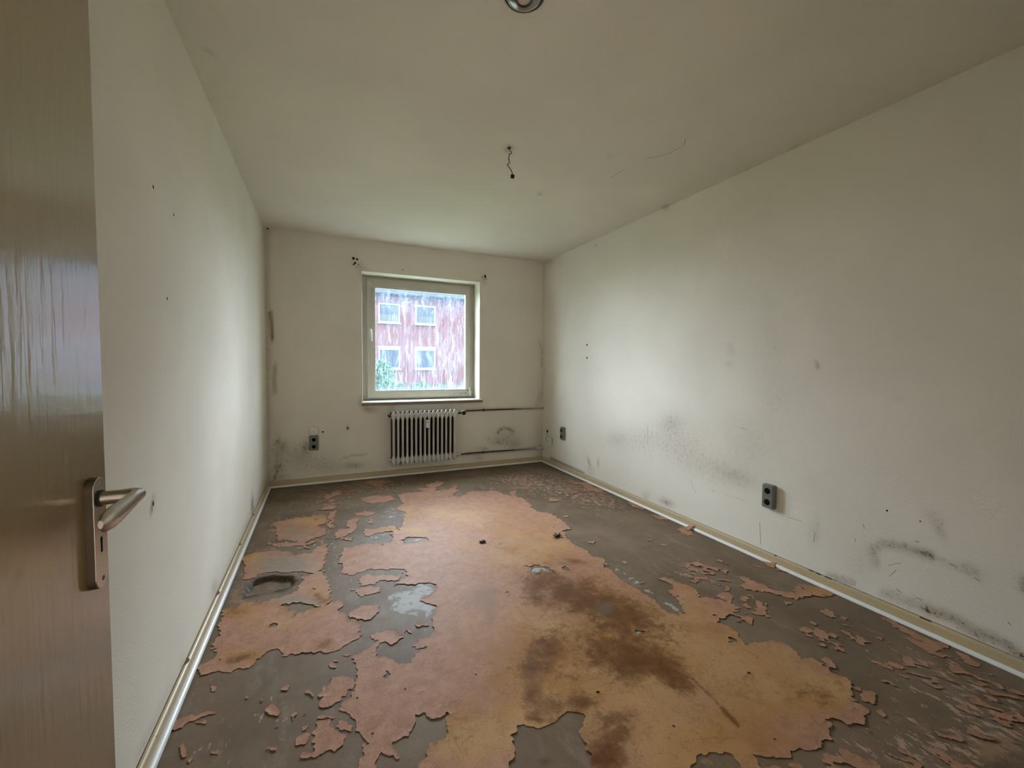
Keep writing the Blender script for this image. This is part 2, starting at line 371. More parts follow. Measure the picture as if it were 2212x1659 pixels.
wall_right = wall_grid('wall_right', lin((YF, 0, .02)), lin((0, 1.0, .02), (1.0, H, .04)), lambda u, v: np.stack([0 * u + W, u, v], 1), M_wallR,
    [('e', 1380, 950, 70, 26, .16), ('e', 1450, 915, 26, 22, .30), ('e', 1470, 960, 55, 45, .20), ('e', 1540, 1010, 80, 28, .20, 18), ('e', 1590, 1030, 40, 14, .22, 18), ('e', 1620, 960, 60, 60, .10),
     ('e', 1330, 950, 20, 14, .14), ('e', 1575, 790, 10, 6, .20), ('e', 1578, 755, 8, 8, .2), ('e', 1765, 790, 6, 7, .6), ('e', 1935, 865, 16, 5, .5), ('e', 1665, 755, 40, 60, .07), ('e', 1680, 860, 40, 60, .07),
     ('l', [(1885, 1188), (1905, 1174), (1945, 1180), (1985, 1192), (2012, 1200)], 9, .55), ('e', 2004, 1199, 18, 7, .95, 22), ('l', [(1885, 1188), (1893, 1220)], 9, .38), ('l', [(2012, 1203), (2066, 1224), (2115, 1252)], 5, .34), ('e', 2100, 1230, 26, 10, .35, 28),
     ('e', 2030, 1145, 22, 9, .34, 60), ('e', 2020, 1120, 24, 14, .2, 40), ('e', 2208, 1262, 9, 17, .9),
     ('l', [(1290, 1050), (1500, 1145), (1750, 1265), (1900, 1335), (2212, 1480)], 7, .35), ('l', [(1790, 1245), (1840, 1258)], 7, .55), ('l', [(1915, 1283), (1960, 1300), (2000, 1312)], 12, .40), ('l', [(2000, 1315), (2060, 1336), (2100, 1362), (2160, 1385), (2212, 1420)], 11, .72),
     ('e', 1440, 1085, 14, 7, .6, 25), ('e', 1395, 1072, 8, 8, .3), ('e', 1272, 997, 3, 12, .45, -15), ('e', 1292, 1000, 2, 10, .45), ('e', 1275, 1015, 8, 14, .2), ('e', 1764, 1140, 4, 30, .14), ('e', 1760, 1155, 12, 28, .12), ('e', 1860, 1210, 30, 40, .10),
     ('e', 1205, 945, 20, 60, .05), ('e', 1440, 448, 9, 4, .5), ('e', 1186, 560, 8, 10, .25)],
    [('l', [(1190, 990), (1260, 1022)], 3, .8)], extra=shell)

# back wall with the window opening; reveal and outer face belong to it
rv = MB()
rv.add([(-.2, T, -.2), (W + .2, T, -.2), (W + .2, T, H + .2), (-.2, T, H + .2), (WX0, T, WZ0), (WX1, T, WZ0), (WX1, T, WZ1), (WX0, T, WZ1)], [(0, 1, 5, 4), (1, 2, 6, 5), (2, 3, 7, 6), (3, 0, 4, 7)])
wall_back = wall_grid('wall_back', lin((0, WX0, .02), (WX0, WX1, .03), (WX1, W, .02)), lin((0, WZ0, .02), (WZ0, WZ1, .04), (WZ1, H, .03)), lambda u, v: np.stack([u, 0 * u, v], 1), M_wall,
    [('e', 640, 985, 40, 26, .36), ('e', 600, 975, 14, 40, .4), ('e', 612, 965, 10, 12, .4), ('e', 660, 968, 8, 14, .7), ('e', 600, 1010, 12, 10, .6), ('l', [(590, 1040), (603, 1008)], 2, 1.1), ('e', 700, 1000, 50, 22, .22), ('e', 765, 1005, 20, 7, .5), ('l', [(735, 993), (760, 984), (790, 983)], 2, .5), ('e', 730, 1012, 60, 12, .18),
     ('e', 751, 925, 2.2, 5, .9), ('e', 697, 933, 2, 2, 1.2), ('e', 600, 955, 4, 6, .9), ('e', 779, 866, 5, 9, .6), ('e', 800, 885, 14, 6, .5), ('e', 790, 880, 6, 8, .4), ('e', 845, 893, 6, 30, .25), ('e', 855, 1003, 16, 6, .5),
     ('l', [(1075, 934), (1080, 928), (1088, 925), (1097, 925.5), (1104, 928.5), (1108, 933)], 3.5, .7), ('e', 1090, 950, 30, 16, .30), ('e', 1100, 945, 26, 22, .22), ('e', 1112, 960, 14, 8, .4), ('e', 1056, 948, 3, 2, .6), ('e', 1075, 955, 14, 6, .4), ('e', 1045, 970, 14, 5, .45), ('l', [(1010, 980), (1175, 967)], 4.5, .45), ('l', [(1010, 886), (1178, 881)], 3.5, .35), ('e', 1034, 990, 12, 8, .3),
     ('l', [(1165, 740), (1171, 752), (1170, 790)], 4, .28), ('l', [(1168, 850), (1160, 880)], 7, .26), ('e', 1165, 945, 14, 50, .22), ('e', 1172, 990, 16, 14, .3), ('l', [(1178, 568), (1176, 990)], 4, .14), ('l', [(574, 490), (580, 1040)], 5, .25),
     ('e', 777, 577, 20, 9, .35, 40), ('e', 785, 597, 8, 5, .3), ('e', 1045, 605, 6, 9, .35), ('e', 1030, 610, 6, 6, .2)],
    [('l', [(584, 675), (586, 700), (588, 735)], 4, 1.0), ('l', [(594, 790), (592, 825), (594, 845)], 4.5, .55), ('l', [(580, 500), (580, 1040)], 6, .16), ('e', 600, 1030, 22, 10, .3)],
    skip=lambda u, v: WX0 < u < WX1 and WZ0 < v < WZ1, extra=rv)
rev = MB(); e = .003
rev.add([(WX0, 0, WZ0), (WX1, 0, WZ0), (WX1, 0, WZ1), (WX0, 0, WZ1), (WX0, T, WZ0), (WX1, T, WZ0), (WX1, T, WZ1), (WX0, T, WZ1)], [(0, 1, 5, 4), (1, 2, 6, 5), (2, 3, 7, 6), (3, 0, 4, 7)])
rev.build('window_reveal', M_reveal, wall_back)

ceil_ex = MB().add([(-.2, YF - 2.2, H + .2), (W + .2, YF - 2.2, H + .2), (W + .2, T, H + .2), (-.2, T, H + .2)], [(0, 1, 2, 3)])
ceiling = wall_grid('ceiling', lin((0, W, .04)), lin((YF, 0, .04)), lambda u, v: np.stack([u, v, 0 * u + H], 1), M_ceil,
    [('e', 828, 67, 3, 5, .7), ('e', 1100, 321, 9, 7, .8), ('e', 1315, 341, 2.5, 2.5, 1), ('e', 1168, 418, 5, 2.5, .7), ('e', 1440, 447, 10, 4, .6), ('e', 1618, 371, 3.5, 3, 1.2), ('e', 445, 115, 8, 10, .3, 40), ('e', 465, 30, 4, 14, .35, -20), ('e', 1106, 392, 10, 6, .1), ('l', [(1160, 566), (1100, 558)], 5, .2), ('e', 2205, 110, 6, 4, .8)], [], extra=ceil_ex)
def ceil_line(pts, w):
    q = [on(2, H, *p) for p in pts]; m = MB()
    for a, b in zip(q[:-1], q[1:]):
        d = (b - a); d /= np.linalg.norm(d); n = np.array([-d[1], d[0], 0]) * w / 2; z = np.array([0, 0, -.0012])
        m.add([a - n, a + n, b + n, b - n, a + z, b + z], [(0, 1, 4), (1, 2, 5, 4), (2, 3, 5), (3, 0, 4, 5)])
    return m.build('hairline_crack', M_line, ceiling)
ceil_line([(1481, 300), (1478, 313), (1470, 318), (1455, 326), (1447, 331), (1436, 334), (1418, 338), (1395, 342)], .0026)
ceil_line([(1350, 366), (1335, 374), (1318, 385)], .0025)
ceil_line([(1725, 312), (1712, 319), (1700, 326)], .002)

# wall behind the camera, with the doorway, and the hallway beyond it
DX0, DX1, DZ = .14, 1.0, 2.02
fwm = MB()
for x0, x1, z0, z1 in ((-.2, DX0, 0, H), (DX1, W + .2, 0, H), (DX0, DX1, DZ, H)): fwm.box(x0, x1, YF - .12, YF, z0, z1)
tag(fwm.build('wall_front', M_wall), kind='structure')
HY = YF - .12
tag(MB().box(-.9, W + .2, HY - 1.42, HY - 1.3, 0, H).build('wall_hallway_end', M_wall), kind='structure')
tag(MB().box(-1.02, -.9, HY - 1.42, HY, 0, H).build('wall_hallway_left', M_wall), kind='structure')
tag(MB().box(W + .2, W + .32, HY - 1.42, HY, 0, H).build('wall_hallway_right', M_wall), kind='structure')
tag(MB().box(-1.02, W + .32, HY - 1.42, YF, H, H + .1).build('ceiling_hallway', M_ceil), kind='structure')
tag(MB().box(-1.02, W + .32, HY - 1.42, YF, -.1, 0).build('floor_hallway', M_screed), kind='structure')
frm = MB()
for x0, x1, z0, z1 in ((DX0 - .05, DX0, 0, DZ + .05), (DX1, DX1 + .05, 0, DZ + .05), (DX0, DX1, DZ, DZ + .05)): frm.box(x0, x1, YF - .125, YF + .008, z0, z1)
tag(frm.build('trim_1', M_base), kind='structure')

# ------------------------------------------------------------------ floor: bare screed and the peeling paint on it
CR = {'A': (280, 980, 2.443), 'B': (900, 980, 3.687), 'C': (900, 1250, 3.687), 'D': (1400, 1200, 2.724), 'E': (800, 850, 5.027), 'P': (0, 0, 1)}
def tr(c, pts):
    x0, y0, s = CR[c]; return [(x0 + x / s, y0 + y / s) for x, y in pts]
def fl(pp): return np.array([on(2, 0.0, x, y)[:2] for x, y in pp])
MAIN = (tr('E', [(349, 1188), (290, 1100), (440, 1080), (520, 1075), (560, 1060), (520, 1035), (640, 1030), (600, 1000), (740, 950), (800, 975), (770, 1000), (720, 1020), (740, 1060), (790, 1040), (830, 1050), (880, 1020), (950, 995), (930, 1030), (970, 1055), (920, 1080), (905, 1110), (960, 1130), (1020, 1100), (1090, 1060), (1200, 1065), (1290, 1060), (1310, 1020), (1340, 1055), (1420, 1070), (1490, 1110), (1560, 1105), (1600, 1130), (1700, 1165), (1730, 1190), (1740, 1225), (1800, 1280), (1850, 1295), (1970, 1310), (2060, 1350), (2090, 1390), (2130, 1430), (2165, 1475), (2080, 1490), (2110, 1530)])
    + tr('B', [(1160, 610), (1170, 640), (1200, 680), (1300, 750), (1345, 780), (1420, 820), (1480, 840), (1525, 880), (1480, 890), (1520, 920), (1600, 990), (1700, 1050), (1800, 1100), (1900, 1170)])
    + tr('D', [(100, 330), (150, 355), (215, 350), (180, 270), (160, 230), (110, 205), (150, 190), (100, 160), (40, 120), (90, 130), (150, 150), (250, 185), (290, 210), (300, 245), (390, 250), (420, 270), (470, 280), (540, 310), (510, 330), (470, 345), (440, 365), (410, 375), (400, 400), (440, 410), (500, 440), (530, 470), (545, 500), (570, 530), (610, 512), (650, 505), (690, 515), (740, 500), (800, 520), (860, 565), (885, 610), (930, 605), (960, 605), (1020, 640), (1035, 655), (1075, 680), (1090, 715), (1150, 720), (1190, 750), (1200, 800), (1215, 850), (1195, 880), (1230, 870), (1260, 880), (1315, 915), (1310, 940), (1270, 955), (1210, 975), (1170, 1003), (1155, 985), (1130, 970), (1060, 955), (1010, 960), (1060, 980), (1070, 1020), (1050, 1050), (1080, 1070), (1030, 1080), (1005, 1110), (1000, 1130), (960, 1155), (920, 1150), (910, 1165), (830, 1185), (770, 1185), (640, 1175), (690, 1290), (740, 1420), (640, 1480), (600, 1330), (520, 1195), (480, 1165), (420, 1165), (330, 1175), (240, 1250)])
    + tr('P', [(1470, 1700), (1440, 1800), (1380, 1830), (1275, 1800), (1264, 1700)])
    + tr('C', [(1350, 1480), (1360, 1400), (1330, 1360), (1320, 1310), (1290, 1250), (1290, 1220), (1330, 1180), (1340, 1090), (1300, 1065), (1180, 1065), (1150, 1100), (1110, 1150), (1050, 1150), (1000, 1165), (930, 1180), (850, 1160), (780, 1170), (790, 1230), (760, 1240), (765, 1400), (750, 1508)])
    + tr('P', [(1100, 1760), (1000, 1800), (905, 1690)]) + tr('C', [(0, 1490), (60, 1430), (60, 1400), (90, 1350), (160, 1320), (240, 1250), (245, 1230), (255, 1150), (245, 1050), (220, 1090), (180, 1110), (100, 1110), (60, 1070), (0, 1070)])
    + tr('A', [(1500, 1365), (1500, 1450), (1480, 1490), (1440, 1485), (1395, 1500), (1400, 1560), (1430, 1610), (1400, 1615), (1380, 1590), (1320, 1575), (1305, 1620), (1290, 1700), (1240, 1740), (1190, 1659), (1210, 1620), (1220, 1540), (1260, 1540), (1240, 1500), (1200, 1465), (1200, 1440), (1150, 1380), (1105, 1350), (1110, 1320), (1160, 1280), (1190, 1220), (1210, 1180), (1215, 1140), (1180, 1100), (1185, 1070), (1230, 1050), (1270, 1010), (1300, 990), (1270, 960), (1320, 940), (1380, 930), (1430, 935), (1435, 965), (1410, 1000), (1380, 1005), (1360, 985), (1320, 1000), (1295, 1050), (1310, 1080), (1360, 1070), (1420, 1095), (1430, 1110), (1480, 1100), (1500, 1070), (1540, 1050), (1560, 1030), (1480, 1020), (1510, 1000), (1550, 975), (1590, 965), (1610, 930), (1600, 880), (1610, 830), (1560, 790), (1520, 785), (1530, 770), (1590, 750), (1610, 700), (1560, 690), (1500, 692), (1400, 690), (1440, 660), (1470, 650), (1450, 610), (1400, 605), (1350, 620), (1330, 610), (1270, 610), (1180, 640), (1110, 630), (1130, 600), (1100, 575), (1110, 530), (1120, 505), (1180, 495), (1240, 480), (1300, 480), (1380, 470), (1400, 440), (1380, 430), (1420, 400), (1440, 370), (1450, 340), (1470, 310), (1420, 300), (1410, 280), (1440, 260)]))
ADD = [tr('A', p) for p in [
    [(500, 830), (540, 810), (640, 815), (740, 800), (850, 830), (880, 860), (960, 820), (1060, 790), (1120, 775), (1130, 800), (1110, 830), (1150, 880), (1215, 890), (1220, 930), (1195, 945), (1225, 955), (1190, 990), (1130, 1020), (1050, 1045), (980, 1055), (870, 1060), (800, 1070), (800, 1035), (750, 1030), (720, 1050), (690, 1080), (650, 1120), (600, 1135), (500, 1150), (400, 1165), (360, 1155), (370, 1120), (440, 1080), (460, 1050), (440, 1000), (470, 970), (480, 930), (470, 900)],
    [(1220, 240), (1280, 225), (1380, 225), (1400, 240), (1340, 260), (1280, 265), (1240, 255)],
    [(1185, 720), (1230, 700), (1320, 705), (1335, 735), (1280, 745), (1220, 755)], [(1205, 660), (1240, 640), (1340, 645), (1440, 640), (1420, 665), (1330, 670), (1290, 690), (1220, 690)],
    [(1145, 845), (1210, 830), (1240, 810), (1320, 800), (1310, 850), (1280, 885), (1220, 885), (1150, 865)], [(1450, 940), (1490, 930), (1500, 950), (1460, 955)], [(1510, 900), (1550, 890), (1590, 895), (1580, 915), (1520, 920)],
    [(1060, 1190), (1110, 1170), (1185, 1180), (1190, 1215), (1150, 1255), (1100, 1305), (1060, 1330), (1020, 1345), (1000, 1310), (1020, 1290), (900, 1270), (930, 1250), (990, 1280), (1010, 1230), (1050, 1210)],
    [(970, 1430), (1040, 1420), (1060, 1470), (1120, 1500), (1110, 1550), (1080, 1590), (1050, 1570), (990, 1600), (900, 1625), (910, 1590), (970, 1580), (980, 1540), (960, 1530)], [(880, 1490), (940, 1490), (940, 1530), (930, 1550), (890, 1545), (870, 1520)],
    [(1080, 1450), (1110, 1420), (1170, 1440), (1170, 1465), (1110, 1470)], [(720, 1370), (760, 1325), (805, 1355), (790, 1385), (755, 1395)], [(830, 1395), (860, 1365), (875, 1385), (850, 1410)], [(755, 1455), (810, 1405), (790, 1440)], [(900, 1455), (930, 1440), (920, 1465)],
    [(230, 1460), (250, 1420), (320, 1390), (400, 1365), (435, 1360), (420, 1385), (360, 1405), (290, 1430), (260, 1465)], [(340, 1430), (400, 1405), (410, 1425), (350, 1440)], [(800, 1240), (830, 1220), (850, 1235), (820, 1250)], [(980, 1390), (1020, 1380), (1080, 1395), (1060, 1410), (990, 1405)], [(910, 1380), (945, 1370), (930, 1390)],
    [(880, 370), (930, 340), (990, 325), (1040, 320), (1035, 370), (960, 380)], [(860, 410), (900, 390), (1040, 390), (1040, 430), (980, 450), (900, 440), (920, 425)], [(980, 500), (1040, 475), (1040, 530), (1000, 550), (970, 530)], [(1050, 330), (1075, 290), (1095, 310), (1075, 340), (1075, 395), (1050, 390)], [(1000, 300), (1060, 270), (1090, 280), (1060, 300)], [(1040, 220), (1100, 195), (1140, 200), (1100, 220), (1050, 240)],
    [(1080, 430), (1110, 400), (1150, 400), (1140, 360), (1190, 340), (1210, 350), (1200, 380), (1170, 420), (1130, 445), (1090, 450)], [(1180, 320), (1240, 300), (1300, 310), (1260, 330)], [(1230, 400), (1320, 390), (1410, 380), (1410, 410), (1300, 420), (1250, 440)], [(1250, 355), (1275, 340), (1275, 370), (1255, 372)], [(1230, 150), (1330, 140), (1380, 150), (1310, 175)], [(590, 545), (700, 525), (760, 545), (650, 575), (600, 590)], [(1120, 450), (1180, 445), (1170, 462)], [(700, 480), (860, 470), (980, 460), (960, 480), (800, 495)]]]
ADD += [tr('D', p) for p in [
    [(530, 130), (560, 120), (620, 150), (680, 170), (720, 195), (780, 210), (840, 215), (870, 230), (880, 260), (830, 250), (770, 235), (700, 220), (640, 215), (590, 205), (540, 185), (560, 165)], [(860, 195), (900, 165), (960, 185), (1040, 200), (1120, 240), (1030, 235), (960, 240), (870, 255), (850, 225)],
    [(1020, 340), (1040, 320), (1080, 325), (1120, 355), (1090, 365), (1045, 355)], [(885, 425), (910, 415), (960, 445), (950, 465), (900, 445)], [(965, 435), (990, 420), (1040, 445), (1060, 470), (1020, 478), (975, 460)], [(1060, 465), (1080, 450), (1115, 475), (1090, 485)], [(930, 390), (960, 383), (990, 395), (975, 410)], [(1195, 495), (1225, 470), (1260, 480), (1290, 510), (1270, 530), (1240, 520)],
    [(600, 330), (640, 315), (650, 265), (690, 280), (705, 320), (690, 355), (650, 350)], [(545, 255), (570, 240), (600, 255), (590, 275), (555, 270)], [(550, 300), (580, 285), (610, 310), (570, 315)], [(400, 240), (420, 210), (470, 215), (500, 250), (490, 285), (450, 270)], [(435, 200), (455, 180), (480, 195), (465, 215)], [(550, 370), (600, 355), (640, 395), (610, 408), (570, 395)],
    [(1030, 620), (1062, 608), (1112, 650), (1100, 675), (1055, 660)], [(1240, 805), (1260, 790), (1330, 815), (1335, 850), (1300, 860), (1260, 855)], [(1335, 915), (1360, 900), (1390, 925), (1370, 942)], [(1385, 370), (1440, 385), (1520, 425), (1620, 475), (1720, 515), (1780, 540), (1720, 555), (1660, 545), (1570, 490), (1460, 430)], [(1500, 480), (1540, 480), (1600, 520), (1690, 575), (1640, 575), (1560, 520)],
    [(805, 268), (840, 268), (835, 282), (810, 280)], [(1090, 530), (1120, 525), (1145, 555), (1110, 555)], [(690, 55), (735, 50), (780, 80), (830, 105), (770, 95)], [(1800, 570), (1860, 580), (1970, 640), (1970, 670), (1900, 650), (1830, 610)], [(1325, 475), (1360, 475), (1380, 495), (1350, 498)], [(420, 90), (440, 78), (460, 95), (440, 110)], [(260, 135), (285, 122), (300, 138), (275, 152)]]]
ADD += [tr('B', p) for p in [
    [(1200, 225), (1310, 225), (1380, 235), (1430, 270), (1520, 300), (1410, 300), (1340, 290), (1320, 255)], [(1690, 385), (1740, 390), (1830, 440), (1760, 440), (1700, 425)], [(1850, 480), (1990, 510), (2000, 530), (1920, 520)], [(2070, 600), (2130, 585), (2200, 620), (2190, 650), (2120, 640)], [(1820, 690), (1880, 680), (1890, 690), (1840, 698)], [(1920, 725), (1960, 718), (2000, 740), (1950, 735)], [(1370, 705), (1420, 702), (1430, 722), (1390, 722)], [(1635, 860), (1660, 852), (1692, 870), (1660, 880)], [(1770, 1015), (1790, 1005), (1812, 1020), (1790, 1032)], [(1170, 497), (1220, 492), (1230, 504), (1180, 507)], [(740, 300), (790, 290), (800, 320), (760, 330)], [(850, 270), (900, 262), (910, 272), (860, 280)], [(900, 300), (945, 292), (930, 308)], [(1040, 370), (1100, 350), (1140, 375), (1080, 385)], [(1210, 310), (1250, 300), (1270, 315), (1230, 322)]]]
ADD += [[(545, 1195), (600, 1190), (640, 1200), (700, 1190), (705, 1215), (690, 1240), (650, 1235), (600, 1236), (560, 1240), (530, 1255), (522, 1232)], [(655, 1248), (700, 1235), (712, 1265), (715, 1300), (690, 1310), (640, 1302), (600, 1312), (560, 1320), (520, 1330), (498, 1318), (530, 1304), (600, 1292), (640, 1278)], [(590, 1130), (640, 1118), (690, 1122), (700, 1150), (660, 1172), (600, 1165)]]
SUB = [tr('B', p) for p in [[(820, 882), (900, 900), (990, 893), (1060, 912), (1100, 945), (1030, 942), (960, 958), (905, 942), (930, 912), (830, 892)], [(1150, 905), (1190, 893), (1232, 930), (1180, 935)], [(0, 1040), (70, 1030), (140, 1040), (140, 1070), (100, 1110), (40, 1130), (0, 1130)], [(0, 1185), (80, 1190), (130, 1210), (155, 1250), (130, 1300), (80, 1350), (0, 1360)], [(0, 1392), (100, 1378), (150, 1400), (140, 1430), (60, 1460), (10, 1490), (0, 1500)], [(1740, 1010), (1790, 1000), (1800, 1020), (1760, 1030)]]]
SUB += [tr('C', [(1740, 440), (1790, 415), (1820, 430), (1780, 460)]), tr('E', [(340, 1605), (420, 1562), (520, 1570), (640, 1580), (560, 1612), (400, 1642)]), tr('A', [(1325, 1190), (1350, 1140), (1385, 1165), (1350, 1195)]), tr('A', [(740, 910), (770, 895), (775, 920), (750, 925)]), tr('D', [(455, 480), (480, 490), (540, 525), (490, 520)])]
STEP = .0052
gx = np.linspace(0.006, W - .006, int((W - .012) / STEP)); gy = np.linspace(YF + .005, -.006, int((-.011 - YF) / STEP))
NX, NY = len(gx), len(gy); GX, GY = np.meshgrid(gx, gy, indexing='ij')
dist_c = np.hypot(GX - CAM[0], GY - CAM[1])
wa = .010 + .004 * np.clip(dist_c - 1.5, 0, 3)
def jag(s): return (fbm(GX * 13, GY * 13, s, 2) - .5) * 2.6 + (vn(GX * 55, GY * 55, s + 90) - .5) * 1.5 + (vn(GX * 120, GY * 120, s + 95) - .5) * 1.1
qx = GX + wa * jag(3); qy = GY + wa * jag(41)
def inside(poly, mask, val):
    P = fl(poly); x0, y0 = P.min(0) - .09; x1, y1 = P.max(0) + .09
    i0, i1 = np.searchsorted(gx, [x0, x1]); j0, j1 = np.searchsorted(gy, [y0, y1])
    if i1 <= i0 or j1 <= j0: return
    X = qx[i0:i1, j0:j1]; Y = qy[i0:i1, j0:j1]; ins = np.zeros(X.shape, bool)
    for k in range(len(P)):
        ax, ay = P[k]; bx, by = P[(k + 1) % len(P)]
        if ay == by: continue
        c = (ay > Y) != (by > Y)
        ins ^= c & (X < (bx - ax) * (Y - ay) / (by - ay) + ax)
    sub = mask[i0:i1, j0:j1]; sub[ins] = val
mask = np.zeros((NX, NY), np.float32)
inside(MAIN, mask, 1)
for p_ in ADD: inside(p_, mask, 1)
for p_ in SUB: inside(p_, mask, 0)
flat = np.stack([GX.ravel(), GY.ravel(), 0 * GX.ravel()], 1)
PXX, PYY = pix(flat); PXX = PXX.reshape(NX, NY); PYY = PYY.reshape(NX, NY)
# scattered remnants: where the paint has broken up into specks
dens = stains(PXX, PYY, [('e', 1190, 1055, 90, 26, .30, 12), ('e', 1290, 1075, 60, 24, .36, 20), ('e', 1110, 1040, 50, 10, .4), ('e', 1500, 1240, 60, 24, .62, 10), ('e', 1545, 1225, 40, 16, .5), ('e', 1600, 1310, 30, 30, .45), ('e', 1950, 1450, 70, 50, .40, 30), ('e', 2080, 1480, 90, 60, .36, 30), ('e', 2130, 1570, 90, 70, .40, 30), ('e', 1980, 1600, 100, 40, .40, 20), ('e', 1830, 1630, 70, 30, .5), ('e', 1880, 1480, 40, 30, .45), ('e', 2040, 1410, 50, 20, .36, 25), ('e', 2180, 1500, 60, 40, .3), ('e', 600, 1580, 60, 40, .38), ('e', 560, 1500, 70, 50, .30), ('e', 740, 1450, 50, 40, .40), ('e', 440, 1635, 60, 40, .35), ('e', 620, 1230, 90, 40, .36), ('e', 640, 1150, 70, 40, .45), ('e', 700, 1075, 60, 20, .45), ('e', 800, 1055, 60, 14, .45), ('e', 430, 1480, 40, 20, .42), ('e', 860, 1210, 40, 30, .36), ('e', 1700, 1210, 60, 30, .36), ('e', 1640, 1180, 60, 30, .36), ('e', 1800, 1370, 60, 40, .36), ('e', 2000, 1700, 400, 80, .45), ('e', 1700, 1730, 300, 60, .42)])
rot = .55
ux = GX * math.cos(rot) + GY * math.sin(rot); uy = -GX * math.sin(rot) + GY * math.cos(rot)
sp = fbm(ux * 40 + 3 * fbm(GX * 9, GY * 9, 5, 3), uy * 20, 77, 4)
hole_px = stains(PXX, PYY, [('e', 583, 1265, 70, 30, 1.0, -14)]); dens = dens * (hole_px < .35)
mask = np.maximum(mask, (sp > .80 - .44 * dens).astype(np.float32) * (dens > .12))
# tiny random gaps inside the sheets
gp = fbm(GX * 30, GY * 30, 201, 3); mask[(gp > .86)] = 0
blur = np.zeros_like(mask); pad = np.pad(mask, 1)
for di in (0, 1, 2):
    for dj in (0, 1, 2): blur += pad[di:di + NX, dj:dj + NY] * (1, 4, 1)[di] * (1, 4, 1)[dj] / 36
F_ = blur - .5; F_[0, :] = F_[-1, :] = -.5; F_[:, 0] = F_[:, -1] = -.5
INS = F_ > 0
# distance (in cells) from the torn edge, for the curl
er = INS.copy(); dist = np.zeros(INS.shape, np.float32)
for k in range(12):
    dist += er; n = er.copy(); n[1:] &= er[:-1]; n[:-1] &= er[1:]; n[:, 1:] &= er[:, :-1]; n[:, :-1] &= er[:, 1:]; er = n
curl = np.clip((fbm(GX * 7, GY * 7, 300, 3) - .45) * 4, 0, 1) * .0034 + .0006
ZP = .0017 + curl * np.exp(-dist / 2.4) + .0012 * (fbm(GX * 12, GY * 12, 310, 3) - .5)
# connected pieces
lab = -np.ones(INS.shape, np.int32); comps = []
ii, jj = np.nonzero(INS); INSL = INS.tolist(); labl = lab.tolist()
for a, b in zip(ii.tolist(), jj.tolist()):
    if labl[a][b] >= 0: continue
    cid = len(comps); st = [(a, b)]; labl[a][b] = cid; cnt = 0
    while st:
        x, y = st.pop(); cnt += 1
        for X, Y in ((x + 1, y), (x - 1, y), (x, y + 1), (x, y - 1)):
            if INSL[X][Y] and labl[X][Y] < 0: labl[X][Y] = cid; st.append((X, Y))
    comps.append(cnt)
lab = np.array(labl)
order = sorted(range(len(comps)), key=lambda c: -comps[c]); NBIG = 260
bucket = {c: (k if k < NBIG and comps[c] >= 14 else -1) for k, c in enumerate(order)}
